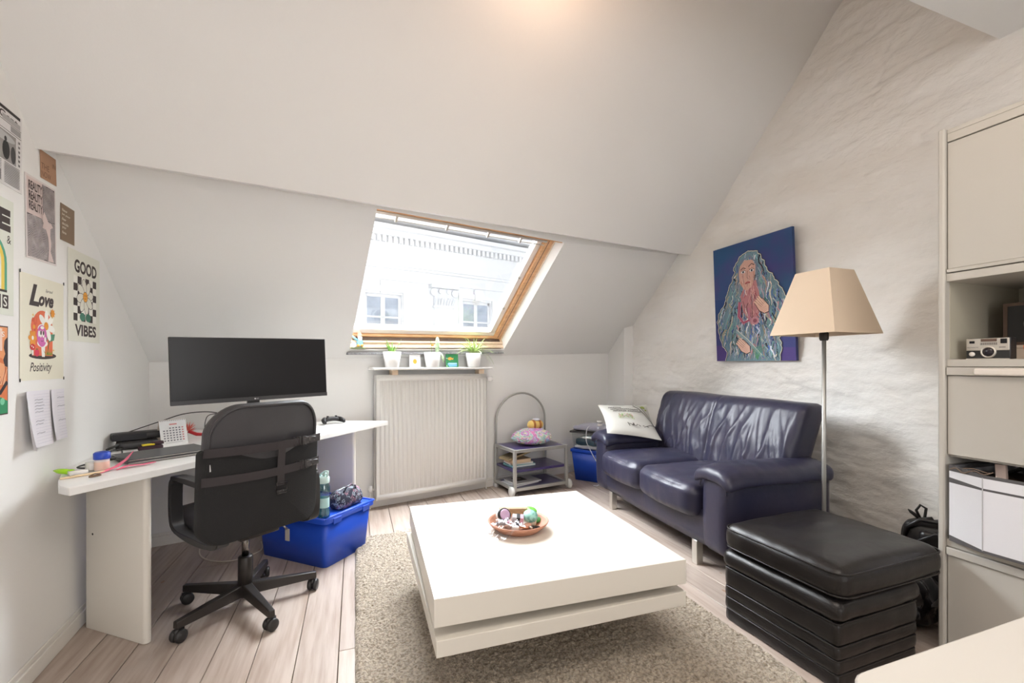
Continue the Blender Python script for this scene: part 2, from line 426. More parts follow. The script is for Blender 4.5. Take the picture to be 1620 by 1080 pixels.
m = MB(); wbar(m, -.01, lu-.138, .105, lv-.09, .155, .161); m.build('pane', GLASS, win)
m = MB(); wbar(m, .0, lu-.014, lv-.012, lv, .004, .10); m.build('lining_board', PINE, win, bevel=.002)
m = MB(); wbar(m, .0, lu, .002, .016, .012, .10); m.build('lining_board', PINEL, win, bevel=.002)
m = MB(); wbar(m, .0, lu, .016, .034, .05, .10); m.build('lining_board', PINEL, win, bevel=.002)
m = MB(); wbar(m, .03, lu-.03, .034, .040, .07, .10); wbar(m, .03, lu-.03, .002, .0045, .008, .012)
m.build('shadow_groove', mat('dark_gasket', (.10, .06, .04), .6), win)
m = MB(); wbar(m, -.02, lu-.08, lv-.085, lv-.068, .085, .115); wbar(m, -.02, lu-.08, lv-.125, lv-.118, .10, .106)
for t_ in (.15, .50, .82, 1.1): wbar(m, t_, t_+.014, lv-.125, lv-.065, .083, .10)
m.build('blind_rail', mat('grey_blind_rail', (.55, .52, .48), .4, metal=.4), win)
m = MB()
for q in (lu-.146, lu-.158): wbar(m, q, q+.004, .11, lv-.09, .118, .124)
for b_ in (.42, .78): wbar(m, lu-.155, lu-.131, b_, b_+.02, .11, .124)
m.build('blind_guide', mat('grey_blind_rail', (.55, .52, .48), .4, metal=.4), win)
m = MB(); A_ = op(-.012, -.006, -.02)-op(0, 0); B_ = op(1.0, -.006, -.02)-op(0, 0)
dn = Vector((0, 0, -.018)); bk = Vector((-.02, .09, .0))
m.add([A_, B_, B_+bk, A_+bk, A_+dn, B_+dn, B_+bk+dn, A_+bk+dn], [(0,1,2,3),(7,6,5,4),(0,4,5,1),(1,5,6,2),(2,6,7,3),(3,7,4,0)])
m.build('sill', mat('grey_stone', (.20, .20, .21), .6, bump=[('n', 200, .5, .002)], var=(90, (.36, .36, .37), .35, .65)), win, bevel=.003, label='thin grey stone sill')

# the house across the street
FAC = mat('white_stucco', (.72, .72, .73), .85)
FS = Vector((.969, .248, 0)); FN = Vector((.248, -.969, 0)); F0 = Vector((0, 12.4, 0))
bd = thing('house_facade', 'white stucco neoclassical house front seen through the skylight, across the street', 'building', (0, 12.4, -3.5))
FM = Matrix(((FS.x, FN.x, 0, 0), (FS.y, FN.y, 0, 0), (0, 0, 1, 3.5), (0, 0, 0, 1)))   # local: x along the street, y towards us, z world height
def fbox(m, x0, x1, y0, y1, z0, z1, mi=0): m.box(x0, x1, -y1, -y0, z0, z1, mi, FM @ Matrix.Scale(-1, 4, (0, 1, 0)))
wins = [(-2.66, -1.65), (.26, 1.27), (3.18, 4.18), (6.10, 7.10)]
m = MB(); xs = [-7]+[c for w_ in wins for c in w_]+[12]
for i in range(0, len(xs), 2): fbox(m, xs[i], xs[i+1], -.35, 0, -3.5, 6.1)
for a, b in wins: fbox(m, a, b, -.35, 0, 3.08, 6.1); fbox(m, a, b, -.35, 0, -3.5, 1.0)
m.build('wall', FAC, bd)
for i, (x0, x1, y1, z0, z1) in enumerate([(-7, 12, .07, 3.79, 3.86), (-7, 12, .13, 3.86, 3.93), (-7, 12, .05, 3.47, 3.52), (-7, 12, .18, 4.66, 4.80), (-7, 12, .34, 4.80, 4.92), (-7, 12, .48, 5.02, 5.12), (-7, 12, .60, 5.12, 5.5)]):
    m = MB(); fbox(m, x0, x1, 0, y1, z0, z1); m.build('cornice', FAC, bd)
m = MB(); x = -6.9
while x < 11.9: fbox(m, x, x+.085, 0, .13, 4.50, 4.66); x += .155
tag_ = m.build('dentils', FAC, bd); tag_['kind'] = 'stuff'
for a, b in wins:
    m = MB(); fbox(m, a-.16, a-.02, 0, .05, 1.0, 3.25); fbox(m, b+.02, b+.16, 0, .05, 1.0, 3.25); fbox(m, a-.16, b+.16, 0, .06, 3.14, 3.30); fbox(m, (a+b)/2-.12, (a+b)/2+.12, 0, .10, 3.10, 3.44)
    m.build('window_surround', FAC, bd)
    m = MB(); fbox(m, a, b, -.16, -.10, 1.0, 1.07)
    for z0, z1 in ((3.0, 3.08), (2.43, 2.48)): fbox(m, a, b, -.16, -.10, z0, z1)
    for x0, x1 in ((a, a+.07), ((a+b)/2-.06, (a+b)/2+.06), (b-.07, b)): fbox(m, x0, x1, -.16, -.10, 1.0, 3.08)
    fr = m.build('window', FAC, bd)
    for x0, x1 in ((a+.07, (a+b)/2-.06), ((a+b)/2+.06, b-.07)):
        for z0, z1 in ((2.48, 3.0), (1.07, 2.43)):
            m = MB(); fbox(m, x0, x1, -.14, -.13, z0, z1); p_ = m.build('pane', mat('far_pane', (.42, .46, .53), .3, var=(1.6, (.30, .33, .38), .35, .6), spec=.1), fr)
for c in (-3.32+.0, 2.51, 8.3):
    m = MB(); fbox(m, c-.29, c+.29, 0, .10, -3.5, 2.80); fbox(m, c-.33, c+.33, 0, .13, 2.80, 2.86); m.build('pilaster', FAC, bd)
    m = MB()
    fbox(m, c-.30, c+.30, 0, .12, 2.86, 3.36); fbox(m, c-.44, c+.44, 0, .24, 3.36, 3.46)
    for q in (-1, 1):
        m.lathe([(.02, -.02), (.11, -.02), (.11, .06), (.06, .08), (.02, .08)], 14, 0, FM @ T(c+q*.33, .16, 3.24, 0, PI/2))
        m.lathe([(.02, -.02), (.07, -.02), (.07, .06), (.02, .06)], 12, 0, FM @ T(c+q*.13, .17, 3.27, 0, PI/2))
    for q in range(-3, 4):
        pts = [(c+q*.085, .12, 2.88), (c+q*.09, .17, 3.0), (c+q*.095, .21, 3.07), (c+q*.1, .24, 3.03)]
        m.tube(pts, [.035, .032, .025, .01], 6, 0, FM)
    m.build('capital', FAC, bd, label='leafy carved capital')

# ================================================================ rug and coffee table
RUG = mat('beige_shag', (.63, .54, .43), .95, bump=[('n', 130, 1.0, .02)], var=(85, (.30, .235, .165), .36, .60), sheen=.3)
m = MB(); nx, ny = 205, 320; x0, x1, y0, y1 = .0, 1.56, .45, 3.13
vs = []
for i in range(nx):
    for j in range(ny):
        x = x0+(x1-x0)*i/(nx-1); y = y0+(y1-y0)*j/(ny-1)
        ed = min(i, nx-1-i, j, ny-1-j)
        h_ = .019+.008*vnoise(x*48, y*48)+.006*vnoise(x*95, y*95, 3)+.004*vnoise(x*6, y*6, 9)
        if ed == 0: h_ = .004
        elif ed == 1: h_ *= .75
        vs.append((x+.004*vnoise(x*60, y*60, 5)+(.006*vnoise(0, y*9, 2) if i in (0, nx-1) else 0), y+.004*vnoise(x*60, y*60, 8), h_+.001))
m.add(vs, [(i*ny+j, (i+1)*ny+j, (i+1)*ny+j+1, i*ny+j+1) for i in range(nx-1) for j in range(ny-1)])
m.add([(x0, y0, .001), (x1, y0, .001), (x1, y1, .001), (x0, y1, .001)], [(3, 2, 1, 0)])
tag(m.build('rug', RUG, smooth=False), 'beige shaggy rug under the white coffee table', 'rug')

ct = thing('coffee_table', 'low square white coffee table of two stacked thick slabs', 'table', (.752, 1.922, .02), -R(2.0))
m = MB(); m.box(-.493, .493, -.493, .493, .285, .38); m.build('upper_slab', MELAC, ct, bevel=.002)
m = MB(); m.box(-.493, .493, -.493, .493, .195, .25, M=Matrix.Rotation(R(1.3), 4, 'Z') @ Matrix.Translation((-.006, -.004, 0))); m.build('lower_slab', MELAC, ct, bevel=.002)
m = MB(); m.lathe([(.12, .25), (.12, .285)], 24); m.build('swivel_disc', SILVER, ct)
m = MB(); m.box(-.17, .17, -.10, .24, .0, .195); m.build('base', MELAC, ct, bevel=.002)

# ================================================================ sofa
def fold(v, s, seed): return vnoise(v*s, seed, seed*1.7)
sf = thing('sofa', 'dark navy leather two-seat sofa against the rough wall', 'sofa', (1.83, 1.80, 0), -R(3.8))
L = 1.56
m = MB()
def railf(p):
    x, y, z = p
    if z < .2: z -= .018*math.cos((y-L/2)/L*PI)-.012
    return (x, y, z)
m.rbox(.385, L/2, .235, .73, L-.06, .215, .03, (4, 24, 4), railf)
m.build('frame', LEATHER, sf, smooth=True)
for i, (ya, yb) in enumerate(((.235, .805), (.81, 1.345))):
    m = MB()
    def seatf(p, ya=ya, yb=yb, i=i):
        x, y, z = p; u = (y-ya)/(yb-ya); b = 4*u*(1-u)
        if x < .15: x -= .035*b*(1 if z < .44 else .6)
        if z > .38: z += .028*b*min(1, (x+.1)/.3)+.004*vnoise(x*9, y*14, 3+i)+.0035*vnoise(x*22, y*7, i)*(1 if x < .3 else .6)
        if x < .06: x += .004*vnoise(y*30, z*8, 4+i); 
        return (x, y, z)
    m.rbox(.28, (ya+yb)/2, .375, .64, yb-ya, .19, .062, (30, 30, 14), seatf)
    sc_ = m.build('seat_cushion', LEATHER, sf, smooth=True)
    m = MB(); n_ = 34
    for k in range(n_):                        # stitches along the front edge
        u = (k+.5)/n_; y = ya+.03+(yb-ya-.06)*u; b = 4*((y-ya)/(yb-ya))*(1-(y-ya)/(yb-ya))
        x = -.035-.030*b+.012; z = .428+.02*b
        m.box(x-.002, x+.002, y-.0045, y+.0045, z-.0015, z+.0025)
    m.build('stitching', mat('grey_thread', (.32, .30, .36), .6), sc_)
# arms: a rounded front panel and a soft draped cap
for side in (0, 1):
    yc = .115 if side == 0 else L-.115; sg = 1 if side == 0 else -1
    m = MB()
    def armf(p, yc=yc, sg=sg):
        x, y, z = p
        if z > .45:
            t = (z-.45)/.15; y = yc+(y-yc)*(1-.0*t)
        if x < .05: x -= .012*math.sin(max(0, min(1, (z-.1)/.5))*PI)
        return (x, y, z)
    m.rbox(.375, yc, .345, .73, .215, .45, .06, (14, 10, 16), armf); m.build('armrest', LEATHER, sf, smooth=True)
    m = MB()
    def capf(p, yc=yc, sg=sg):
        x, y, z = p; d = (y-yc)/.14
        z -= .045*abs(d)**2.2+ (.035*max(0, (.10-x)/.15)**1.5 if x < .1 else 0)
        z += .006*vnoise(x*9, y*16, 6+sg)+.004*vnoise(x*26, y*9, 2+sg)
        y += .004*vnoise(x*12, z*14, 3)
        return (x, y, z)
    m.rbox(.345, yc, .585, .735, .285, .075, .034, (44, 16, 6), capf); cp = m.build('armrest_cap', LEATHER, sf, smooth=True)
    m = MB(); pts = []
    for k in range(13):
        a = PI*k/12; pts.append((.004, yc+.103*math.cos(a), .475+.085*math.sin(a)))
    m.tube(pts, .0045, 6); m.build('piping', LEATHER, cp, smooth=True)
# backrest
m = MB()
def backf(p):
    x, y, z = p; t = (z-.36)/.58
    front = x < .58
    x += .15*t-.03
    if t > .8: y = L/2+(y-L/2)*(1+.0*(t-.8))
    y = L/2+(y-L/2)*(1+.08*t)
    if front:
        env = math.sin(PI*max(0, min(1, t*1.02)))**.6*(1.15-.75*t)
        f1 = 1-abs(vnoise(y*7.5+z*2.5+.5*vnoise(y*3, z*4, 2), z*1.2, 3))*2; f2 = 1-abs(vnoise(y*15-z*4, z*2.2+3, 5))*2
        x -= env*(.022*max(0, f1)**3*.9+.011*max(0, f2)**3)
        x += env*(.012*vnoise(y*10, z*3, 4)+.005*vnoise(y*12, z*14, 7))+.008*env
        x -= .028*math.sin(PI*max(0, min(1, t)))
        x += .016*math.exp(-((y-L/2-.02)/.012)**2)
        x += .03*max(0, .22-t)
    z += .006*vnoise(y*3, 1, 1)*t
    return (x, y, z)
m.rbox(.595, L/2, .645, .18, 1.30, .58, .055, (8, 130, 64), backf); m.build('backrest', LEATHER, sf, smooth=True)
for x, y in ((.045, .29), (.045, L-.26), (.68, .29), (.68, L-.26)):
    m = MB(); m.box(x-.022, x+.022, y-.022, y+.022, 0, .14); m.build('leg', CHROME, sf, bevel=.003, label='square brushed steel leg')

# ================================================================ pouf
pf = thing('ottoman', 'black leather ottoman with a thick cushion on stacked padded layers', 'ottoman', (1.62, 1.10, 0), R(1.5))
BX, BY = .46, .49
for i, (z0, z1, gr, rr) in enumerate(((.0, .057, 0, .008), (.055, .109, .002, .008), (.106, .158, .002, .008), (.154, .243, .003, .012), (.238, .325, .016, .038))):
    m = MB()
    def layf(p, i=i, z0=z0, z1=z1):
        x, y, z = p
        d = .0035*vnoise(x*5+i*3, y*5, i)+.002*vnoise(x*16, y*16, i)
        return (x+d-(0 if x > BX/2 else .004*math.sin((z-z0)/(z1-z0)*PI)), y+d-(0 if y > BY/2 else .004*math.sin((z-z0)/(z1-z0)*PI)), z+.0025*vnoise(x*6, y*6, 9+i))
    m.rbox(BX/2, BY/2, (z0+z1)/2, BX+2*gr, BY+2*gr, z1-z0, rr, (26, 26, 8), layf)
    o_ = m.build('padded_layer', LEATHERB, pf, smooth=True)
    if i < 4:
        m = MB(); e_ = gr+.0; r_ = .012; pts = []
        for cx, cy, a0 in ((BX+e_-r_, -e_+r_, -PI/2), (BX+e_-r_, BY+e_-r_, 0), (-e_+r_, BY+e_-r_, PI/2), (-e_+r_, -e_+r_, PI)):
            for k in range(5): a = a0+PI/2*k/4; pts.append((cx+r_*math.cos(a), cy+r_*math.sin(a), z1-.004))
        m.tube(pts, .0035, 6, closed=True); m.build('piping', LEATHERB, o_, smooth=True)
CXo, CYo = .62, .53
m = MB()
def cushf(p):
    x, y, z = p; u = x/CXo; v = y/CYo
    b = max(0, 16*u*(1-u)*v*(1-v)) if 0 < u < 1 and 0 < v < 1 else 0
    if z > .40: z += .022*b**.7-.012*math.exp(-((u-.45)**2+(v-.75)**2)/.02)+.003*vnoise(x*7, y*18, 2)
    s_ = 4*max(0, min(1, u))*(1-max(0, min(1, u))); t_ = 4*max(0, min(1, v))*(1-max(0, min(1, v)))
    if x < .06: x -= .008*t_+.003*vnoise(y*14, z*20, 1)
    if y < .06: y -= .008*s_
    return (x, y, z)
m.rbox(CXo/2-.01, CYo/2-.025, .378, CXo, CYo, .118, .048, (40, 40, 14), cushf); cu_ = m.build('cushion', LEATHERB, pf, smooth=True)
for zz, e_ in ((.420, -.004), (.338, -.005)):
    m = MB(); X0, X1, Y0, Y1 = -.014-e_, CXo-.010, -.030-e_, CYo-.026; r_ = .058; pts = []
    for cx, cy, a0 in ((X1-r_, Y0+r_, -PI/2), (X1-r_, Y1-r_, 0), (X0+r_, Y1-r_, PI/2), (X0+r_, Y0+r_, PI)):
        for k in range(6): a = a0+PI/2*k/5; pts.append((cx+r_*math.cos(a), cy+r_*math.sin(a), zz))
    m.tube(pts, .0038, 6, closed=True); m.build('piping', LEATHERB, cu_, smooth=True)

# ================================================================ floor lamp
fp = thing('floor_lamp', 'tall floor lamp with a cream pyramid shade beside the sofa', 'lamp', (2.40, 1.70, 0))
m = MB(); m.lathe([(.115, 0), (.115, .012), (.10, .018), (.02, .022), (.012, .05)], 36); m.build('base', SILVER, fp, smooth=True)
m = MB(); m.lathe([(.0105, .02), (.0105, 1.31)], 16); m.build('pole', SILVER, fp, smooth=True)
m = MB(); m.lathe([(.018, 1.295), (.022, 1.305), (.022, 1.335), (.014, 1.345), (.014, 1.40)], 18); m.build('lamp_holder', BLACKM, fp, smooth=True)
m = MB(); m.lathe([(.012, 1.40), (.03, 1.44), (.034, 1.47), (.02, 1.50), (.003, 1.51)], 16); m.build('bulb', CERAM, fp, smooth=True)
m = MB(); h0, h1, z0, z1 = .181, .094, 1.327, 1.668; t_ = .003
o = [(-1, -1), (1, -1), (1, 1), (-1, 1)]
vs = [(a*h0, b*h0, z0) for a, b in o]+[(a*h1, b*h1, z1) for a, b in o]+[(a*(h0-t_), b*(h0-t_), z0) for a, b in o]+[(a*(h1-t_), b*(h1-t_), z1) for a, b in o]
fs = []
for k in range(4):
    k2 = (k+1) % 4; fs += [(k, k2, 4+k2, 4+k), (8+k2, 8+k, 12+k, 12+k2), (k2, k, 8+k, 8+k2), (4+k, 4+k2, 12+k2, 12+k)]
m.add(vs, fs)
m.build('lamp_shade', LINEN, fp)
m = MB(); m.tube([(-.09, 0, 1.655), (.09, 0, 1.655)], .002, 6); m.tube([(0, -.09, 1.655), (0, .09, 1.655)], .002, 6); m.tube([(.0, 0, 1.5), (0, 0, 1.655)], .002, 6); m.build('shade_carrier', BLACKM, fp)

# ================================================================ desk
dt = (Vector((.237, 3.518))-Vector((-.955, 2.0))).normalized(); dn_ = Vector((-dt.y, dt.x))      # along the front edge, inwards
dk = thing('desk', 'white desk set across the corner on two panel legs', 'desk', (-.6, 2.9, 0))
DM = T(.6, -2.9, 0)
m = MB()
poly = [(-.955, 2.0), (.237, 3.518), (-.112, 3.690)]+[(fw(1.0, 0, .012).x, fw(1.0, 0, .012).y), (fw(.002, 0, .002).x, fw(.002, 0, .002).y)]
poly += [(lw(.27, 0, .001).x, lw(.27, 0, .001).y), (-1.10, 2.25), (-1.055, 2.14), (-1.01, 2.05)]
m.prism(poly, .700, .730, M=DM); m.build('desktop', MELA, dk, bevel=.003)
A0 = Vector((-.955, 2.0))
def dpt(t, q): p = A0+dt*t+dn_*q; return p
for t_, q1 in ((.272, .43), (1.59, .36)):
    m = MB(); pts = []
    for k in range(9): a = -PI/2+PI*k/8; p = dpt(t_+.016+.016*math.sin(a), .048-.016*math.cos(a)+.016); pts.append((p.x, p.y))
    p = dpt(t_+.032, q1); pts.append((p.x, p.y)); p = dpt(t_, q1); pts.append((p.x, p.y))
    m.prism(pts, 0, .70, M=DM); m.build('panel_leg', MELAC, dk, bevel=.0012)
m = MB(); p = dpt(.2735, .385); m.lathe([(.005, 0), (.005, .002)], 10, M=DM @ T(p.x, p.y, .42) @ Matrix.Rotation(math.atan2(dt.y, dt.x), 4, 'Z') @ Matrix.Rotation(-PI/2, 4, 'Y')); m.build('screw_hole', FABRIC, dk)

# ================================================================ monitor
mo = thing('monitor', 'wide black ultrawide computer monitor on the desk', 'monitor', (-.520, 2.785, .722), math.atan2(.286, .691))
th = R(-2)
MM = T(0, 0, .415, 0, th, -R(1.3))
m = MB(); m.box(-.380, .380, -.0, .022, -.168, .175, M=MM); m.box(-.25, .25, .022, .045, -.12, .12, M=MM); m.build('casing', BLACKP, mo, bevel=.003)
m = MB(); m.box(-.375, .375, -.0015, 0, -.148, .171, M=MM); m.build('screen', mat('dark_screen', (.008, .008, .010), .3, spec=.3), mo)
m = MB(); m.box(-.380, .380, -.003, 0, -.170, -.150, M=MM); bz = m.build('bezel', mat('grey_bezel', (.045, .045, .05), .4), mo)
pr = Print((MM @ Vector((-.008, -.0032, -.164))), (1, 0, 0), MM.to_3x3() @ Vector((0, 0, 1)), start=.0003)
pr.ell(.0, .004, .004, .004, (.6, .6, .62)); pr.text('LG', .006, .001, .007, (.6, .6, .62)); pr.build('lettering', bz)
m = MB(); m.box(-.03, .03, .045, .075, .01, .46); m.build('stand_neck', BLACKP, mo, bevel=.004)
m = MB(); m.prism([(-.20, -.03), (-.16, -.05), (0, .045), (.16, -.05), (.20, -.03), (.05, .12), (-.05, .12)], .0085, .018); m.build('stand_base', BLACKP, mo, bevel=.003)

# ================================================================ office chair
ch = thing('office_chair', 'black swivel office chair seen from behind at the desk', 'chair', (-.50, 2.445, 0), R(37.6))
m = MB(); m.lathe([(.032, .06), (.032, .24), (.028, .245)], 20); m.lathe([(.036, .055), (.036, .11)], 20); m.build('column', BLACKM, ch, smooth=True)
m = MB(); m.lathe([(.016, .24), (.016, .37)], 16); m.build('gas_piston', mat('dark_chrome', (.25, .24, .23), .2, metal=1), ch, smooth=True)
for k in range(5):
    a = R(12-37.6+72*k); m = MB(); Mx = Matrix.Rotation(a, 4, 'Z')
    P = [(.02, -.024, .060), (.02, .024, .060), (.02, .020, .115), (.02, -.020, .115), (.315, -.014, .060), (.315, .014, .060), (.315, .012, .092), (.315, -.012, .092)]
    m.add(P, [(0,1,2,3),(7,6,5,4),(0,4,5,1),(1,5,6,2),(2,6,7,3),(3,7,4,0)], 0, Mx); bl = m.build('base_leg', BLACKM, ch, bevel=.004)
    cc = Mx @ Vector((.300, 0, 0)); sw = rnd.uniform(0, 6)
    m = MB()
    for q in (-1, 1): m.lathe([(.008, -.009), (.024, -.010), (.027, -.004), (.027, .006), (.022, .010), (.005, .011)], 20, M=T(cc.x, cc.y, .027, sw) @ Matrix.Translation((0, q*.013, 0)) @ Matrix.Rotation(PI/2, 4, 'X'))
    m.box(-.018, .022, -.006, .006, .024, .056, M=T(cc.x, cc.y, 0, sw)); m.lathe([(.007, .04), (.007, .075)], 10, M=T(cc.x, cc.y, 0))
    m.build('caster', BLACKP, bl, smooth=True)
m = MB(); m.box(-.09, .09, -.14, .13, .365, .405); m.box(-.04, .04, -.05, .05, .34, .37); m.build('tilt_mechanism', BLACKM, ch, bevel=.008)
m = MB(); m.tube([(.06, .02, .38), (.20, .06, .375), (.26, .07, .37)], .006, 8); m.rbox(.27, .075, .37, .06, .02, .012, .005, (3, 2, 2)); m.build('lever', BLACKP, ch, smooth=True)
m = MB(); m.rbox(-.035, .02, .445, .39, .48, .085, .04, (14, 14, 6), lambda p: (p.x, p.y, p.z+(.012 if p.z > .44 else 0)*(1-(p.x/.25)**2))); m.build('seat', FAUX, ch, smooth=True)
bx0 = .0; BYc = -.40
def bk(p):                                     # gentle curve of the shell, leaning back
    x, y, z = p; t = max(0, (z-.48)/.53)
    w_ = 1-.10*max(0, (t-.55)/.45)**2.0
    return (x*w_*.92-.105, y-.045*t**1.3+.055*(x/.25)**2+.015*math.sin(t*PI*1.1), z)
def roundrect(hx, hz, zc, r, ex=2.2, n=10, rb=None):
    pts = []
    rb = rb or r
    for cx, cz, a0, rr in ((hx-rb, zc-hz+rb, -PI/2, rb), (hx-r, zc+hz-r, 0, r), (-hx+r, zc+hz-r, PI/2, r), (-hx+rb, zc-hz+rb, PI, rb)):
        for k in range(n+1): a = a0+PI/2*k/n; pts.append((cx+rr*math.cos(a), cz+rr*math.sin(a)))
    return pts
def shell(m, ol, y0, y1, rings=14, edge=.018, mi=0, f=bk):
    """a cushion-like slab with outline ol in x,z between y0 (back) and y1 (front)"""
    n = len(ol); cx = sum(p[0] for p in ol)/n; cz = sum(p[1] for p in ol)/n; vs = []; fs = []
    lay = []
    for side in (0, 1):
        for k in range(rings, 0, -1) if side else range(1, rings+1):
            s_ = k/rings; lay.append((s_*(1 if s_ < 1 else 1)*(1-(edge/.25 if k == rings else 0)), y1 if side else y0))
        if side == 0: lay.append((1.0, y0+(y1-y0)*.3)); lay.append((1.0, y0+(y1-y0)*.7))
    for s_, y in lay:
        for p in ol: q = f(Vector((cx+(p[0]-cx)*s_, y, cz+(p[1]-cz)*s_))); vs.append(q)
    for i in range(len(lay)-1):
        for k in range(n): k2 = (k+1) % n; fs.append((i*n+k, i*n+k2, (i+1)*n+k2, (i+1)*n+k))
    for i, y, rev in ((0, y0, 1), (len(lay)-1, y1, 0)):
        b = len(vs); vs.append(f(Vector((cx, y, cz))))
        for k in range(n): k2 = (k+1) % n; fs.append((b, i*n+k2, i*n+k) if rev else (b, i*n+k, i*n+k2))
    m.add(vs, fs, mi)
m = MB(); shell(m, roundrect(.250, .268, .745, .11, rb=.065), BYc-.012, BYc+.04, edge=.012); bs = m.build('backrest', FAUX, ch, smooth=True)
m = MB(); ol = roundrect(.252, .268, .745, .11, rb=.065); m.tube([bk(Vector((p[0]*.955, BYc-.016, .745+(p[1]-.745)*.965))) for p in ol], .006, 6, closed=True); m.build('seam_roll', FAUX, bs, smooth=True)
# black mesh back cover strapped over the lower part
m = MB()
olc = [p for p in roundrect(.259, .185, .657, .02, rb=.07)]
olc = [(p[0], p[1]+(.035*(p[0]/.26)*0)) for p in olc]
shell(m, olc, BYc-.034, BYc+.046, rings=18, edge=.01); mc = m.build('mesh_cover', FABRIC, ch, smooth=True)
WEB = mat('dark_webbing', (.03, .024, .027), .7, bump=[('w', 300, .2, .001)])
def strap(x0, x1, z0, z1, w_, name='strap'):
    m = MB(); n = 16; vs = []; vert = abs(z1-z0) > abs(x1-x0)
    for k in range(n+1):
        u = k/n; x = x0+(x1-x0)*u; z = z0+(z1-z0)*u
        for s_ in (-1, 1):
            for d in (-.042, -.037):
                q = bk(Vector((x+(s_*w_/2 if vert else 0), BYc+d, z+(0 if vert else s_*w_/2)))); vs.append(q)
    fs = []
    for k in range(n):
        a = 4*k; b = a+4; fs += [(a, b, b+2, a+2), (a+1, a+3, b+3, b+1), (a, a+1, b+1, b), (a+2, b+2, b+3, a+3)]
    m.add(vs, fs); return m.build(name, WEB, mc)
strap(-.259, .259, .835, .835, .034); strap(-.259, .259, .725, .728, .034); strap(.03, .034, .845, .665, .034)
BUCK = mat('buckle_plastic', (.045, .042, .044), .25)
def buckle(x, z, w_=.085):
    m = MB(); q = bk(Vector((x, BYc-.048, z))); x = q[0]
    def ring(cx, cz, hx, hz):
        m.tube([(cx-hx, q[1], cz-hz), (cx+hx, q[1], cz-hz), (cx+hx, q[1], cz+hz), (cx-hx, q[1], cz+hz)], .003, 6, closed=True)
    if w_ > .05:
        ring(x-.03, z, .015, .019); m.tube([(x-.03, q[1], z-.019), (x-.03, q[1], z+.019)], .0025, 6)
        m.rbox(x+.012, q[1], z, .03, .010, .030, .004, (3, 2, 3)); m.rbox(x+.038, q[1]-.001, z+.003, .035, .012, .022, .005, (3, 2, 3)); ring(x+.002, z, .006, .018)
    else:
        ring(x, z, .022, .016); ring(x, z-.024, .020, .004)
    m.build('buckle', BUCK, mc, smooth=True, label='glossy black buckle')
buckle(.14, .838); buckle(.165, .730); buckle(.034, .662, .02)
pr = Print(bk(Vector((-.236, BYc-.040, .765))), (1, .2, 0), (0, 0, 1)); pr.rect(0, .006, 0, .026, (.6, .6, .62)); pr.rect(.010, .018, .004, .024, (.6, .6, .62)); pr.build('lettering', mc)
# loop armrests
for s_ in (-1, 1):
    m = MB(); xa = -.256 if s_ < 0 else .132
    pts = [(-.35, .52), (-.35, .655), (-.335, .69), (-.30, .70), (.025, .70), (.065, .685), (.085, .65), (.085, .53), (.055, .475), (-.05, .46), (-.20, .46), (-.32, .475)]
    # smooth closed loop in the y-z plane with a wide flat section
    n = len(pts); sm = []
    for i in range(n):
        p0, p1, p2, p3 = [Vector(pts[(i+j) % n]) for j in (-1, 0, 1, 2)]
        for k in range(3):
            t = k/3; sm.append(.5*((2*p1)+(-p0+p2)*t+(2*p0-5*p1+4*p2-p3)*t*t+(-p0+3*p1-3*p2+p3)*t*t*t))
    vs = []; sm = [Vector((q_[0], q_[1]-.028)) for q_ in sm]; fs = []; N = len(sm); cy = sum(p[0] for p in sm)/N; cz = sum(p[1] for p in sm)/N
    for p in sm:
        d = (p-Vector((cy, cz))).normalized()
        for w_, t in ((-.024, -.016), (.024, -.016), (.024, .012), (-.024, .012)):
            vs.append((xa+w_, p[0]+d[0]*t-.0, p[1]+d[1]*t))
    for i in range(N):
        j = (i+1) % N
        for k in range(4): k2 = (k+1) % 4; fs.append((4*i+k, 4*i+k2, 4*j+k2, 4*j+k))
    m.add(vs, fs); m.build('armrest', BLACKP, ch, smooth=True, bevel=.005)

# ================================================================ radiator and the shelf above it
rd = thing('radiator', 'white ribbed panel radiator under the skylight', 'radiator', tuple(fw(1.41, 0, 0)), math.atan2(FD.y, FD.x))
RW_, RH0, RH1 = 1.025, .075, 1.078
m = MB(); m.box(0, RW_, -.10, -.085, RH0, RH1); m.box(0, RW_, -.06, -.045, RH0, RH1)
m.box(0, .012, -.10, -.045, RH0, RH1); m.box(RW_-.012, RW_, -.10, -.045, RH0, RH1); m.box(0, RW_, -.098, -.047, RH1-.02, RH1-.012)
m.build('panel', ENAMEL, rd, bevel=.004)
for k in range(26):
    x = .045+k*(RW_-.09)/25.0
    m = MB(); m.rbox(x, -.101, (RH0+RH1)/2, .028, .006, RH1-RH0-.10, .0028, (2, 2, 2)); m.build('rib', ENAMEL, rd, smooth=True)
for z0, z1 in ((RH0+.005, RH0+.042), (RH1-.042, RH1-.005)):
    m = MB(); m.rbox(RW_/2, -.101, (z0+z1)/2, RW_-.02, .007, z1-z0, .003, (2, 2, 2)); m.build('edge_rail', ENAMEL, rd, smooth=True)
m = MB(); m.tube([(RW_-.0, -.07, RH1-.05), (RW_+.03, -.07, RH1-.05)], .009, 10); m.build('valve_pipe', CHROME, rd, smooth=True)
m = MB(); m.lathe([(.014, 0), (.021, .005), (.023, .03), (.021, .055), (.012, .06)], 14, M=T(RW_+.02, -.07, RH1-.05) @ Matrix.Rotation(PI/2, 4, 'Y')); m.build('thermostat_knob', CERAM, rd, smooth=True)
m = MB(); m.tube([(RW_+.004, -.075, RH0+.04), (RW_+.006, -.075, .005)], .006, 8); m.build('drop_pipe', WHITEP, rd, smooth=True)
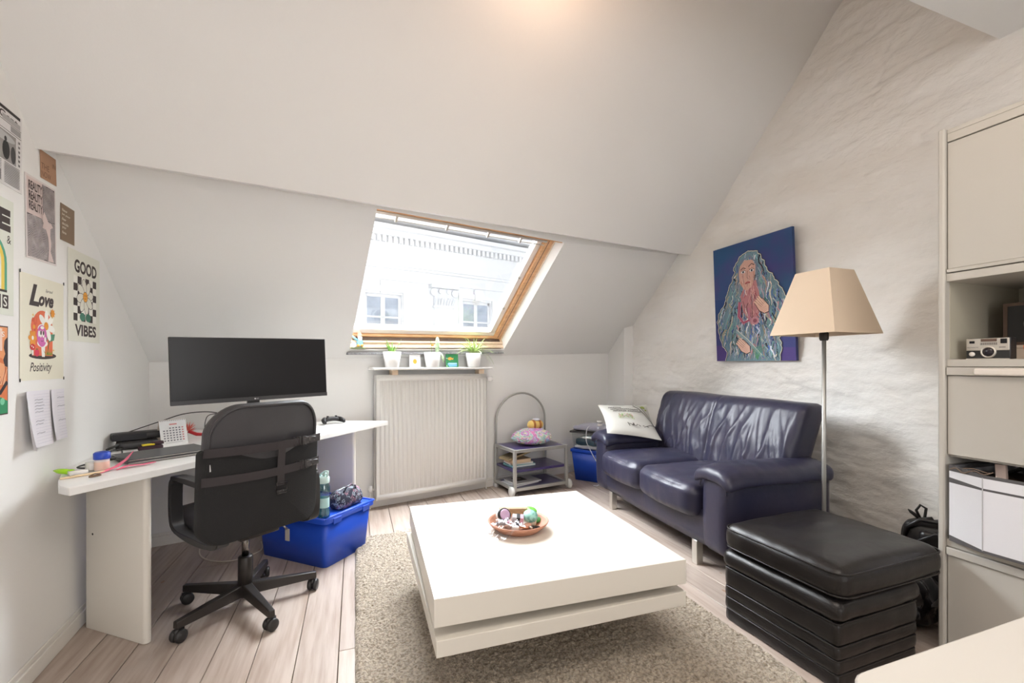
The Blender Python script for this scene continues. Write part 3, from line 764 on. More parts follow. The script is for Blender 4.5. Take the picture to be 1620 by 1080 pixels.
m = MB(); m.tube([(-.03, -.05, .16), (-.03, -.05, .005)], .007, 8); m.tube([(0, -.06, .16), (-.045, -.06, .16)], .009, 8); m.lathe([(.014, .14), (.016, .16), (.012, .19)], 10, M=T(-.03, -.06, 0))
m.build('pipe', WHITEP, rd, smooth=True)
for x_ in (.1, .9):
    for z_ in (.2, .9): m = MB(); m.box(x_, x_+.03, -.045, 0, z_, z_+.04); m.build('wall_bracket', ENAMEL, rd)
sh = thing('shelf', 'narrow white shelf above the radiator holding plant pots', 'shelf', tuple(fw(1.41, 0, 0)), math.atan2(FD.y, FD.x))
m = MB(); m.box(-.035, 1.045, -.178, .0, 1.119, 1.138); m.build('board', MELA, sh, bevel=.006, seg=3)
for x in (.13, .94):
    m = MB(); m.box(x, x+.05, -.11, -.03, 1.078, 1.119); m.build('support_block', PINEL, sh, bevel=.002)

# ================================================================ tall cabinet on the right
cb = thing('cabinet', 'tall cream storage cabinet with doors, drawers and open niches', 'cabinet', (2.25, 1.12, 0))
def cbox(name, x0, x1, y0, y1, z0, z1, mt=CABM, bv=.002, parent=cb, label=None):
    m = MB(); m.box(x0, x1, y0, y1, z0, z1); return m.build(name, mt, parent, bevel=bv, label=label)
cbox('side_panel', -.015, .53, -.022, .0, 0, 2.117, CABM, .006); cbox('side_panel', -.015, .53, -.66, -.638, 0, 2.117, CABM, .006)
cbox('top_panel', .0, .53, -.638, -.022, 2.095, 2.112); cbox('back_panel', .515, .53, -.638, -.022, .02, 2.095, CABIN)
cbox('header_rail', .0, .018, -.637, -.023, 2.062, 2.095)
d1 = cbox('door', .0, .018, -.636, -.025, 1.550, 2.057); cbox('grip_rail', -.008, .018, -.636, -.025, 1.535, 1.549, parent=d1)
cbox('shelf_board', -.003, .515, -.638, -.022, 1.500, 1.532); cbox('niche_side', .02, .515, -.024, -.022, 1.19, 1.50, CABIN, 0)
cbox('shelf_board', .0, .515, -.638, -.022, 1.158, 1.187)
d2 = cbox('drawer', .0, .018, -.636, -.025, .805, 1.122); hr = cbox('grip_rail', -.010, .018, -.636, -.025, 1.124, 1.156, parent=d2)
cbox('handle', -.022, -.008, -.50, -.112, 1.125, 1.152, mat('glossy_cream_grip', (.80, .74, .68), .12, coat=.5), .006, d2, 'glossy grip')
cbox('shelf_board', .018, .515, -.638, -.022, .795, .812); cbox('shelf_board', .0, .515, -.638, -.022, .436, .465)
d3 = cbox('door', .0, .018, -.636, -.025, .03, .402); cbox('grip_rail', -.010, .018, -.636, -.025, .404, .434, parent=d3)
cbox('plinth', .03, .05, -.638, -.022, 0, .03)

# white table in the near right corner
wt = thing('side_table', 'white table top at the bottom right corner of the photo', 'table', (1.13, .03, 0))
m = MB(); pts = []
for cx, cy, a0 in ((.50, .35, 0), (-.465, .35, PI/2), (-.465, -.35, PI), (.50, -.35, 3*PI/2)):
    for k in range(7): a = a0+PI/2*k/6; pts.append((cx+.04*math.cos(a), cy+.04*math.sin(a)))
m.prism(pts, .712, .74); m.build('tabletop', mat('warm_white_top', (.66, .63, .59), .3), wt, bevel=.003)
for x, y in ((.46, .31), (-.43, .31), (.46, -.31), (-.43, -.31)):
    m = MB(); m.lathe([(.016, 0), (.022, .712)], 14, M=T(x, y, 0)); m.build('leg', WHITEP, wt, smooth=True)

# ================================================================ posters and papers on the left wall
def sheet(name, label, cat, s0, s1, z0, z1, color, tilt=0, group=None, pins=False):
    """paper on the left wall; returns thing and a Print whose unit is metres from the sheet's lower left corner"""
    n3 = Vector((LD.y, -LD.x, 0)); u = Vector((LD.x, LD.y, 0))
    base = lw(s0, z0, .0015); t = thing(name, label, cat, base, group=group)
    u2 = (u*math.cos(tilt)+Vector((0, 0, 1))*math.sin(tilt)); v2 = (Vector((0, 0, 1))*math.cos(tilt)-u*math.sin(tilt))
    W_, H_ = s1-s0, z1-z0; m = MB(); n = 8; vs = []
    for i in range(n+1):
        for j in range(n+1):
            q = u2*(W_*i/n)+v2*(H_*j/n); vs.append(q+n3*.0006)
    P4 = [Vector((0, 0, 0)), u2*W_, u2*W_+v2*H_, v2*H_]
    m.add([p for p in P4]+[p+n3*.0008 for p in P4], [(0,3,2,1),(4,5,6,7),(0,1,5,4),(1,2,6,5),(2,3,7,6),(3,0,4,7)])
    m.build('sheet', flat(color), t)
    pr = Print(n3*.0008, u2, v2, start=.0002)
    if pr.n.dot(n3) < 0: pr.n = -pr.n
    if pins:
        for x in (.0, W_):
            for y in (.0, H_):
                m = MB(); o_ = u2*x+v2*y; m.tube([o_+v2*-.004+n3*.0015, o_+v2*.008+n3*.0015], .0018, 5); m.build('clip', BLACKP, t)
    return t, pr, W_, H_
INK = srgb(62, 52, 50)
# good vibes
t, pr, W_, H_ = sheet('poster', 'cream poster reading GOOD VIBES with a daisy on a checkerboard', 'poster', .285, .589, 1.268, 1.668, srgb(226, 226, 214), pins=False)
pr.text('GOOD', .055, .305, .058, INK, width=.215, bold=.035); pr.text('VIBES', .060, .025, .052, INK, width=.205, bold=.035)
cw = .036; x0_ = .047; y0_ = .092
for i in range(6):
    for j in range(6):
        if (i+j) % 2 == 0: pr.rect(x0_+i*cw, x0_+(i+1)*cw, y0_+j*.033, y0_+(j+1)*.033, INK)
        else: pr.rect(x0_+i*cw, x0_+(i+1)*cw, y0_+j*.033, y0_+(j+1)*.033, srgb(238, 237, 228))
cx, cy = .152, .205
pr.line([(cx, cy), (cx+.008, .13), (cx, .11)], .008, srgb(230, 228, 218))
for k in range(8):
    a = 2*PI*k/8+.2; pr.ell(cx+.046*math.cos(a), cy+.046*math.sin(a), .036, .022, INK, a); pr.ell(cx+.046*math.cos(a), cy+.046*math.sin(a), .0335, .0195, srgb(228, 226, 214), a)
pr.ell(cx, cy, .023, .024, INK); pr.ell(cx, cy, .021, .022, srgb(228, 160, 60))
pr.ell(cx-.007, cy+.006, .002, .005, INK); pr.ell(cx+.007, cy+.006, .002, .005, INK); pr.line([(cx-.008, cy-.006), (cx, cy-.010), (cx+.008, cy-.006)], .0018, INK)
pr.ell(.125, .112, .026, .019, srgb(70, 125, 105)); pr.ell(.180, .112, .026, .019, srgb(70, 125, 105))
pr.build('printed_design', t)
# spread love positivity
t, pr, W_, H_ = sheet('poster', 'cream poster reading Love and Positivity with a pink mushroom and a big daisy', 'poster', -.052, .248, 1.108, 1.500, srgb(228, 224, 206), pins=True)
pr.text('L', .055, .278, .082, INK, width=.07, bold=.04, shear=.3); pr.text('ove', .118, .282, .040, INK, width=.105, bold=.045, shear=.3)
pr.text('Spread', .165, .337, .015, INK, width=.052, bold=.005, shear=.3); pr.text('Positivity', .060, .022, .044, INK, width=.15, bold=.01, shear=.35)
pr.ell(.148, .092, .095, .013, INK)
OR = srgb(224, 112, 78)
pr.poly([(.075, .092), (.215, .092), (.215, .195)]+[(.145+.07*math.cos(a*PI/12), .20+.066*math.sin(a*PI/12)) for a in range(13)]+[(.075, .195)], OR)
pr.ell(.083, .205, .014, .030, srgb(205, 90, 60), .1); pr.ell(.078, .200, .012, .020, OR, .1); pr.line([(.088, .21), (.093, .24)], .008, srgb(214, 98, 66)); pr.line([(.100, .21), (.106, .243)], .008, srgb(214, 98, 66)); pr.ell(.087, .200, .008, .008, srgb(228, 160, 60))
pr.line([(.170, .20), (.188, .15), (.178, .095)], .006, srgb(80, 95, 50))
pr.poly([(.185, .145), (.20, .178), (.232, .180), (.225, .155)], srgb(80, 135, 110)); pr.poly([(.172, .145), (.168, .165), (.182, .168)], srgb(80, 135, 110))
for k in range(7):
    a = 2*PI*k/7+PI/2; pr.ell(.170+.036*math.cos(a), .208+.036*math.sin(a), .026, .0135, srgb(240, 238, 230), a)
pr.ell(.168, .208, .016, .016, srgb(228, 150, 50))
pr.poly([(.138, .088), (.132, .135), (.160, .135), (.158, .088)], srgb(240, 238, 230)); pr.ell(.142, .140, .036, .015, srgb(240, 238, 230))
pr.ell(.138, .168, .034, .042, srgb(206, 104, 172)); pr.ell(.118, .176, .007, .012, srgb(240, 238, 230)); pr.ell(.160, .155, .006, .011, srgb(240, 238, 230)); pr.ell(.140, .200, .013, .006, srgb(240, 238, 230))
for q in (.130, .147): pr.ell(q, .176, .008, .014, srgb(240, 238, 230)); pr.ell(q+.001, .180, .005, .009, INK)
pr.line([(.131, .150), (.138, .147), (.146, .151)], .002, INK)
for k in range(6):
    a = 2*PI*k/6; pr.ell(.076+.016*math.cos(a), .158+.018*math.sin(a), .012, .009, srgb(226, 150, 55), a)
pr.ell(.076, .158, .007, .008, srgb(240, 238, 230))
pr.rect(.070, .081, .094, .118, srgb(240, 238, 230)); pr.ell(.075, .124, .016, .012, srgb(205, 60, 60)); pr.ell(.070, .127, .003, .003, srgb(240, 238, 230)); pr.ell(.080, .123, .003, .003, srgb(240, 238, 230))
pr.ell(.103, .103, .016, .014, srgb(214, 60, 85)); pr.line([(.097, .117), (.110, .117)], .004, srgb(100, 120, 50))
for dx in (-.028, -.012, .004, .02, .036): pr.poly([(.176+dx*.5, .095), (.172+dx, .125-abs(dx)*.3), (.186+dx*.6, .095)], srgb(140, 150, 60))
for k in range(8):
    a = 2*PI*k/8; pr.poly([(.212+.012*math.cos(a-.3), .262+.012*math.sin(a-.3)), (.212+.021*math.cos(a), .262+.021*math.sin(a)), (.212+.012*math.cos(a+.3), .262+.012*math.sin(a+.3))], srgb(228, 150, 50))
pr.ell(.212, .262, .014, .014, srgb(228, 150, 50))
for x, y in ((.075, .243), (.217, .115), (.207, .248)): pr.poly([(x-.007, y), (x, y+.002), (x+.001, y+.010), (x+.003, y+.002), (x+.009, y), (x+.003, y-.002), (x+.001, y-.010), (x, y-.002)], srgb(226, 178, 70))
pr.build('printed_design', t)
# reality
t, pr, W_, H_ = sheet('poster', 'grey rippled print reading REALITY three times around a pink torn shape', 'poster', -.012, .194, 1.558, 1.865, srgb(222, 214, 212), tilt=R(2), pins=False)
pr.rect(.008, .198, .008, .299, srgb(218, 200, 196)); 
DG = srgb(105, 96, 98)
pr.rect(.008, .198, .008, .165, DG); pr.rect(.112, .198, .165, .299, DG)
rr = random.Random(5)
for bx_, by_, bw, bh in ((.008, .008, .19, .157), (.112, .165, .086, .134)):
    for k in range(int(bh/.0052)):
        y = by_+.003+k*.0052; pts = []
        for i in range(26):
            x = bx_+bw*i/25; yy = y+.007*vnoise(x*28, y*20, 3)+.004*vnoise(x*60, y*30, 8); pts.append((x, min(by_+bh-.001, max(by_+.001, yy))))
        pr.line(pts, .0024, srgb(198, 190, 190))
pr.poly([(.10, .165), (.118, .195), (.135, .175), (.148, .160), (.168, .160), (.178, .148), (.160, .138), (.158, .11), (.165, .085), (.158, .05), (.182, .010), (.140, .010), (.148, .06), (.142, .105), (.128, .13), (.104, .132), (.112, .15)], srgb(216, 198, 194))
for k, y in enumerate((.255, .218, .181)): pr.text('REALITY', .018, y, .032, INK, width=.088, bold=.012)
pr.build('printed_design', t)
# the now
t, pr, W_, H_ = sheet('card', 'tan card reading THE NOW IN, high on the left wall', 'card', .08, .194, 1.884, 1.990, srgb(178, 138, 110), tilt=R(3))
pr.text('THE', .006, .038, .022, srgb(120, 88, 68), width=.056); pr.text('NOW', .006, .008, .022, srgb(120, 88, 68), width=.066); pr.text('IN', .086, .062, .018, srgb(120, 88, 68), width=.022); pr.build('printed_design', t)
# fear note
t, pr, W_, H_ = sheet('card', 'small brown card with six short lines of pale handwriting', 'card', .225, .341, 1.684, 1.836, srgb(132, 112, 92), tilt=R(0))
for k, s_ in enumerate(('Never', 'let your', 'fear', 'decide', 'your', 'fate')): pr.text(s_, .012, .122-.0185*k, .011, srgb(225, 215, 200), width=.0085*len(s_), bold=.008, shear=.1)
pr.build('printed_design', t)
# newspaper page
t, pr, W_, H_ = sheet('newspaper_page', 'black and white newspaper front page at the left edge of the photo', 'newspaper', -.45, -.04, 1.775, 2.045, srgb(222, 220, 220))
pr.rect(.16, .40, .255, .266, srgb(50, 46, 46)); pr.text('Gent', .285, .225, .026, INK, width=.10, bold=.02); pr.rect(.005, .405, .218, .220, INK); pr.rect(.005, .405, .190, .192, INK)
rr = random.Random(8)
def photo(x0, x1, y0, y1, cells, tones):
    nx_ = cells; ny_ = max(2, int(cells*(y1-y0)/(x1-x0)))
    for i in range(nx_):
        for j in range(ny_):
            pr.rect(x0+(x1-x0)*i/nx_, x0+(x1-x0)*(i+1)/nx_, y0+(y1-y0)*j/ny_, y0+(y1-y0)*(j+1)/ny_, rr.choice(tones))
tones = [srgb(*(v,)*3) for v in (60, 90, 120, 150, 175)]
pr.rect(.345, .402, .196, .216, srgb(160, 158, 158)); pr.rect(.30, .40, .222, .24, srgb(175, 173, 173))
pr.rect(.20, .375, .085, .185, srgb(150, 146, 144))
for (x, y, w_, h_, c) in ((.215, .10, .03, .06, 90), (.25, .09, .035, .07, 55), (.30, .09, .04, .065, 45), (.345, .088, .028, .06, 70), (.20, .15, .17, .03, 185), (.24, .155, .012, .016, 60), (.31, .15, .014, .018, 60)):
    pr.ell(x+w_/2, y+h_/2, w_/2, h_/2, srgb(c, c, c))
for col_ in range(4):
    for k in range(13): pr.rect(.008+col_*.1, .008+col_*.1+.085, .010+k*.0056, .0128+k*.0056, srgb(140, 138, 138))
pr.rect(.205, .29, .01, .045, srgb(120, 118, 118)); pr.ell(.25, .025, .03, .012, srgb(70, 70, 70))
for k in range(6): pr.rect(.384, .394, .09+k*.016, .098+k*.016, srgb(120, 118, 118))
pr.build('printed_design', t)
# half seen poster with yellow arch
t, pr, W_, H_ = sheet('poster', 'pale poster with green and yellow arch, cut by the left edge of the photo', 'poster', -.38, -.088, 1.335, 1.730, srgb(222, 225, 214))
pr.text('E', .19, .285, .075, INK, width=.085, bold=.08); pr.text('&', .255, .245, .028, INK, width=.022); 
for r_, c in ((.115, srgb(85, 160, 130)), (.102, srgb(235, 205, 90)), (.085, srgb(222, 225, 214))):
    pr.poly([(.14+r_, .085)]+[(.14+r_*math.cos(a*PI/14), .175+r_*.9*math.sin(a*PI/14)) for a in range(15)]+[(.14-r_, .085)], c)
pr.ell(.14, .15, .05, .05, srgb(228, 150, 150)); pr.rect(.03, .255, .077, .085, INK)
for k in range(6): pr.rect(.03+k*.04, .062+k*.04, .022, .068, INK); 
for k in range(2): pr.text('S', .195+k*.04, .028, .034, srgb(230, 230, 222), width=.020, bold=.01)
pr.build('printed_design', t)
# painterly print cut by the edge
t, pr, W_, H_ = sheet('poster', 'dark-edged orange and green picture print at the left edge of the photo', 'poster', -.40, -.119, .998, 1.297, srgb(70, 50, 45))
pr.rect(.004, .277, .004, .295, srgb(226, 150, 100))
pr.poly([(.10, .03), (.13, .15), (.18, .20), (.25, .19), (.277, .15), (.277, .04)], srgb(214, 120, 70)); pr.poly([(.277, .262), (.262, .250), (.258, .225), (.266, .205), (.255, .185), (.262, .165), (.277, .160)], srgb(52, 40, 42)); pr.rect(.15, .25, .215, .290, srgb(235, 205, 190)); pr.poly([(.20, .10), (.22, .18), (.262, .17), (.27, .10)], srgb(232, 165, 120))
for k in range(16): pr.line([(.15+k*.007, .10), (.17+k*.007, .14+.02*math.sin(k))], .003, srgb(238, 190, 150) if k % 2 else srgb(170, 85, 55))
pr.line([(.18, .06), (.24, .075), (.275, .11)], .014, srgb(45, 35, 40)); pr.poly([(.10, .004), (.277, .004), (.277, .045), (.24, .06), (.18, .04)], srgb(45, 140, 95)); pr.ell(.25, .045, .012, .012, srgb(120, 200, 160))
pr.text('S', .245, .262, .018, srgb(240, 230, 225), width=.016, bold=.01)
pr.build('printed_design', t)
# ruled note papers
for (s0, s1, z0, z1, lab, tl) in ((-.055, .145, .855, 1.068, 'left ruled sheet of handwritten notes, curling off the wall', -.5), (.142, .252, .862, 1.066, 'narrow right-hand ruled sheet of handwritten notes', .2)):
    n3 = Vector((LD.y, -LD.x, 0)); u = Vector((LD.x, LD.y, 0)); base = lw(s0, z0, .002); t = thing('note_paper', lab, 'paper', base)
    W_ = s1-s0; H_ = z1-z0; m = MB(); n = 12; vs = []
    for k in range(2):
        for i in range(n+1):
            for j in range(n+1):
                a = i/n; b = j/n; cur = .035*max(0, 1-a*2.6)**2*(1 if tl < 0 else .25)*(.5+.5*(1-b))+.012*(1-b)**2
                vs.append(u*(W_*a)+Vector((0, 0, H_*b))+n3*(cur+.0006*k))
    N_ = (n+1)**2; fs = []
    for i in range(n):
        for j in range(n):
            a = i*(n+1)+j; fs.append((N_+a, N_+a+n+1, N_+a+n+2, N_+a+1)); fs.append((a, a+1, a+n+2, a+n+1))
    m.add(vs, fs); m.build('sheet', mat('lilac_white_paper', (.80, .78, .83), .8), t, smooth=True)
    pr = Print(n3*.0016+u*.0, u, (0, 0, 1), start=.0003); 
    if pr.n.dot(n3) < 0: pr.n = -pr.n
    rr = random.Random(11)
    for k in range(17):
        y = H_*.93-k*.0115; x_s = W_*.42; x_e = W_*.97
        pr.line([(x_s, y), (x_e, y)], .0006, srgb(178, 176, 196))
        if k in (2, 3, 4, 6, 9, 13) and W_ > .15 or k in (2, 5, 10):
            pr.line([(x_s+.005, y+.003), (x_s+.02, y+.005), (x_s+.03, y+.003), (min(x_e, x_s+.05+.02*rr.random()), y+.004)], .0016, srgb(120, 118, 130))
    for v_ in pr.mb.v: pass
    pr.mb.v = [tuple(Vector(v_)+n3*(.012*(1-max(0, min(1, v_[2]/H_)))**2+.0005)) for v_ in pr.mb.v]
    pr.build('ruled_lines', t)

# ================================================================ painting
pt = thing('painting', 'unframed blue canvas painting of a woman with long multicoloured hair', 'painting', (2.862, 2.545, 1.192), 0)
PWd, PHt = .70, .912
tl_ = R(2.6); PVv = Vector((-math.sin(tl_), 0, math.cos(tl_))); PU = Vector((0, -1, 0)); PN = Vector((-math.cos(tl_), 0, -math.sin(tl_)))
m = MB()
c0 = -PU*PWd/2+PN*.008
P8 = [c0, c0+PU*PWd, c0+PU*PWd+PVv*PHt, c0+PVv*PHt]
m.add(P8+[p+PN*.022 for p in P8], [(0,3,2,1),(4,5,6,7),(0,1,5,4),(1,2,6,5),(2,3,7,6),(3,0,4,7)])
m.build('canvas', mat('painted_blue_canvas', srgb(28, 74, 120), .6, bump=[('n', 120, .3, .001)], var=(4, srgb(62, 58, 120), .35, .65)), pt)
pr = Print(c0+PN*.022, PU, PVv, step=.000004, start=.0005)
if pr.n.dot(PN) < 0: pr.n = -pr.n
S_ = 1/950.0*1.0
# coordinates in a 0..1 square of the canvas
def q(x, y): return (x*PWd, y*PHt)
pr.poly([q(0, 0), q(1, 0), q(1, .10), q(.0, .14)], srgb(78, 62, 128)); pr.poly([q(0, .14), q(1, .10), q(1, .30), q(0, .36)], srgb(60, 66, 124))
pr.poly([q(0, .36), q(1, .30), q(1, .5), q(0, .55)], srgb(40, 68, 122))
sil = [(.14, 0), (.15, .08), (.07, .16), (.03, .28), (.05, .40), (.14, .50), (.19, .60), (.27, .70), (.30, .80), (.38, .88), (.50, .91), (.60, .89), (.68, .80), (.74, .70), (.82, .62), (.88, .54), (.93, .44), (.90, .36), (.95, .26), (.84, .18), (.86, .08), (.83, 0)]
sm = []
for i in range(len(sil)-1):
    for k in range(5):
        t = k/5; jx = .035*vnoise((i+t)*2.7, 3.3, 1); sm.append((sil[i][0]+(sil[i+1][0]-sil[i][0])*t+jx, sil[i][1]+(sil[i+1][1]-sil[i][1])*t))
sm.append(sil[-1])
pr.poly([q(*p) for p in sm], srgb(112, 142, 156))
def inside(x, y):
    c = False; n = len(sm)
    for i in range(n):
        x1_, y1_ = sm[i]; x2_, y2_ = sm[i-1]
        if (y1_ > y) != (y2_ > y) and x < (x2_-x1_)*(y-y1_)/(y2_-y1_)+x1_: c = not c
    return c
rr = random.Random(21)
pal = [(120, 160, 165), (90, 130, 125), (70, 95, 140), (140, 150, 175), (150, 140, 120), (60, 80, 130), (165, 175, 190), (110, 145, 140), (175, 130, 135), (45, 50, 70), (190, 180, 165), (85, 110, 170), (200, 205, 210), (35, 35, 48)]
for k in range(1150):
    x = rr.uniform(.02, .95); y = rr.uniform(.0, .9)
    if not inside(x, y): continue
    dirx = (x-.5)*.35-.02; L_ = rr.uniform(.04, .16)
    pts = []
    for i in range(6):
        t = i/5; xx = x+dirx*L_*t*3+.05*vnoise(x*7+t*1.5, y*9-t, k*.07); yy = y-L_*t
        if yy < .003 or not inside(xx, yy): break
        pts.append(q(xx, yy))
    if len(pts) > 2:
        c = pal[rr.randrange(len(pal))]; wd = rr.choice((.0022, .003, .005, .009, .014)); j = rr.uniform(.95, 1.3)
        pr.line(pts, wd, srgb(*[min(255, int(v*j/8)*8) for v in c]), wd*.3)
edge = [q(*p) for p in sm]
pr.line([(a+.004, b) for a, b in edge], .009, srgb(50, 48, 60)); pr.line(edge, .005, srgb(222, 220, 200))
# chest, face, hands
pr.poly([q(.40, .42), (q(.37, .55)), q(.46, .66), q(.58, .66), q(.62, .52), q(.60, .38), q(.50, .30)], srgb(186, 128, 132))
for k in range(60):
    x = rr.uniform(.36, .62); y = rr.uniform(.30, .62); pr.line([q(x, y), q(x+rr.uniform(-.02, .03), y-.03), q(x+rr.uniform(-.03, .04), y-.06)], rr.choice((.002, .004, .006)), srgb(*rr.choice([(150, 70, 85), (214, 165, 160), (235, 225, 215), (90, 60, 70), (130, 150, 175)])))
pr.line([q(.36, .50), q(.34, .38), q(.40, .32), q(.48, .34), q(.47, .44)], .030, srgb(188, 120, 140), .018); pr.line([q(.36, .50), q(.34, .38), q(.40, .32), q(.48, .34)], .006, srgb(150, 45, 80))
pr.line([q(.52, .55), q(.52, .33)], .004, srgb(45, 40, 50)); pr.ell(*q(.55, .33), .035, .03, srgb(196, 140, 150)); pr.ell(*q(.55, .33), .018, .015, srgb(150, 90, 105))
pr.poly([q(.36, .74), q(.37, .66), q(.42, .60), q(.47, .585), q(.53, .62), q(.57, .70), q(.58, .78), q(.54, .83), q(.44, .84), q(.38, .80)], srgb(205, 162, 148))
for k in range(26):
    x = rr.uniform(.38, .56); y = rr.uniform(.61, .80); pr.line([q(x, y), q(x+.012, y-.02), q(x+.008, y-.04)], .0025, srgb(*rr.choice([(170, 95, 85), (232, 205, 190), (120, 70, 70), (150, 145, 150)])))
pr.line([q(.385, .765), q(.42, .78), (q(.455, .77))], .006, srgb(50, 38, 40)); pr.line([q(.49, .78), q(.53, .80), q(.565, .785)], .006, srgb(50, 38, 40))
for ex in (.42, .53): pr.ell(*q(ex, .745), .020, .010, srgb(215, 215, 215)); pr.ell(*q(ex, .745), .008, .009, srgb(40, 45, 60)); pr.line([q(ex-.035, .75), q(ex, .765), q(ex+.035, .75)], .003, srgb(45, 38, 42))
pr.line([q(.475, .75), q(.468, .69), q(.485, .683)], .004, srgb(120, 80, 75)); pr.line([q(.44, .645), q(.47, .655), q(.505, .650)], .010, srgb(170, 80, 85)); pr.line([q(.44, .643), q(.505, .646)], .002, srgb(70, 35, 40))
for a0, b0 in (((.36, .80), (.345, .62)), ((.59, .80), (.60, .60)), ((.37, .82), (.50, .87)), ((.50, .87), (.59, .80))): pr.line([q(*a0), q(*b0)], .014, srgb(120, 130, 150), .008)
for hx, hy, an in ((.63, .455, -.8), (.38, .13, -.7)):
    ca, sa = math.cos(an), math.sin(an)
    def hp(x, y): return (hx*PWd+x*ca-y*sa, hy*PHt+x*sa+y*ca)
    pr.poly([hp(x, y) for x, y in ((-.05, -.03), (.02, -.045), (.07, -.03), (.09, .005), (.06, .04), (-.02, .045), (-.06, .02))], srgb(60, 48, 52))
    pr.poly([hp(x, y) for x, y in ((-.045, -.027), (.02, -.040), (.065, -.027), (.083, .005), (.055, .036), (-.02, .040), (-.054, .018))], srgb(226, 186, 168))
    for k in range(4): pr.line([hp(-.06, -.022+k*.017), hp(.0, -.018+k*.015)], .012, srgb(228, 190, 172)); pr.line([hp(-.06, -.014+k*.017), hp(.015, -.010+k*.014)], .002, srgb(90, 60, 60))
    for k in range(8): pr.line([hp(-.02+.011*k, -.03), hp(-.015+.011*k, .0+.02*rr.random())], .0016, srgb(190, 125, 115))
pr.line([q(.30, .26), q(.45, .17), q(.62, .04)], .030, srgb(140, 165, 172), .02); pr.line([q(.30, .27), q(.45, .18), q(.62, .05)], .004, srgb(225, 225, 215))
for k in range(7): pr.line([q(.56, .01), q(.50+k*.025, .12)], .004, srgb(90, 150, 110))
pr.build('painted_figure', pt)

# ================================================================ things on the shelf above the radiator
def leaf(m, base, az, length, w0, rise, droop, n=7, mi=0, curl=0):
    pts = []; b = Vector(base)
    for k in range(n):
        t = k/(n-1); r_ = length*t*math.cos(rise)*(1-.15*t*droop); z = length*t*math.sin(rise)-droop*length*t*t*.9
        a = az+curl*t; pts.append(b+Vector((math.cos(a)*r_, math.sin(a)*r_, z)))
    ws = [w0*(1-(k/(n-1))**2.2)+.0008 for k in range(n)]
    m.strip(pts, ws, (-math.sin(az), math.cos(az), 0), mi)
SA = math.atan2(FD.y, FD.x)
def shp(x, off, z=1.138): p = fw(1.41+x, z, off); return p
def pot(name, x, label, cat, r1=.072, r0=.054, h=.128):
    p = shp(x, .120); t = thing(name, label, cat, p, SA)
    m = MB(); m.lathe([(r0*.9, 0), (r0, .003), (r1, h), (r1-.004, h), (r1-.006, h-.012), (r0, h-.02)], 28); m.build('pot', CERAM, t, smooth=True)
    m = MB(); m.lathe([(.001, h-.018), (r1-.007, h-.017), (r1-.006, h-.012), (.001, h-.010)], 20); m.build('soil', SOIL, t, smooth=True)
    return t, h
GR1 = mat('aloe_green', (.16, .36, .06), .45, var=(20, (.26, .48, .10), .3, .7)); GR2 = mat('pale_green_leaf', (.42, .55, .24), .45)
GR3 = mat('spider_leaf', (.60, .70, .34), .5, var=(30, (.30, .46, .12), .35, .6)); GR4 = mat('cactus_green', (.32, .50, .26), .5, bump=[('v', 90, .5, .004)], var=(50, (.62, .72, .52), .35, .6))
t, h = pot('potted_aloe', .125, 'white pot with spiky green aloe, left of the three on the shelf', 'plant')
rr = random.Random(4)
for az, L_, ri, dr, mt in ((3.6, .13, 1.15, .05, GR1), (2.3, .11, 1.25, .02, GR1), (3.4, .095, 1.05, .05, GR1), (1.2, .10, 1.4, .0, GR1), (3.9, .085, 1.2, .1, GR1), (.3, .14, .95, -.05, GR2), (.8, .12, .8, .0, GR2), (5.6, .125, 1.05, .1, GR2), (4.8, .09, 1.0, .1, GR1)):
    m = MB(); b = Vector((.012*math.cos(az), .012*math.sin(az), h-.014)); pts = []; n = 6
    for k in range(n):
        q_ = k/(n-1); pts.append(b+Vector((math.cos(az)*L_*q_*math.cos(ri), math.sin(az)*L_*q_*math.cos(ri), L_*q_*math.sin(ri)-dr*L_*q_*q_))*1.0)
    m.tube(pts, [.0085, .0080, .0066, .005, .003, .0006] if mt is GR1 else [.0035, .003, .0028, .0022, .0016, .0005], 7); m.build('leaf', mt, t, smooth=True)
t, h = pot('potted_cactus', .475, 'white pot with a tall pale cactus and a small orange bloom, middle of the shelf', 'plant')
m = MB(); m.lathe([(.006, h-.014), (.016, h+.01), (.019, h+.05), (.017, h+.10), (.010, h+.125), (.002, h+.13)], 12, M=T(.04, -.012, 0)); m.build('cactus_stem', GR4, t, smooth=True)
m = MB(); m.tube([(.045, -.02, h), (.066, -.045, h-.02), (.075, -.055, h-.055), (.080, -.058, h-.085)], [.007, .010, .010, .004], 8); m.build('cactus_arm', GR4, t, smooth=True)
m = MB(); m.tube([(-.008, 0, h-.014), (-.010, 0, h+.06), (-.016, .002, h+.10)], .0016, 6); m.tube([(-.010, 0, h+.06), (.002, 0, h+.09)], .0012, 5); m.build('flower_stem', GR1, t)
m = MB(); m.rbox(.0, -.003, h+.062, .022, .014, .018, .006, (3, 3, 3)); m.build('bloom', mat('orange_bloom', (.75, .30, .05), .6), t, smooth=True)
t, h = pot('potted_spider_plant', .875, 'white pot with a pale arching spider plant, right of the three on the shelf', 'plant')
m = MB()
for k in range(46):
    az = rr.uniform(-PI-.5, .5); L_ = rr.uniform(.19, .32); ri = rr.uniform(.5, 1.25)
    if math.sin(az) > .1: L_ *= .6
    leaf(m, (.010*math.cos(az), .010*math.sin(az), h-.012), az, L_, .010, ri, rr.uniform(.25, .75))
leaf(m, (.02, -.02, h), -.25, .20, .005, .35, .95); leaf(m, (.02, -.02, h), -.45, .23, .004, .5, 1.15); leaf(m, (.02, -.02, h), -.9, .16, .004, .2, .9)
lv_ = m.build('leaves', GR3, t); lv_['kind'] = 'stuff'
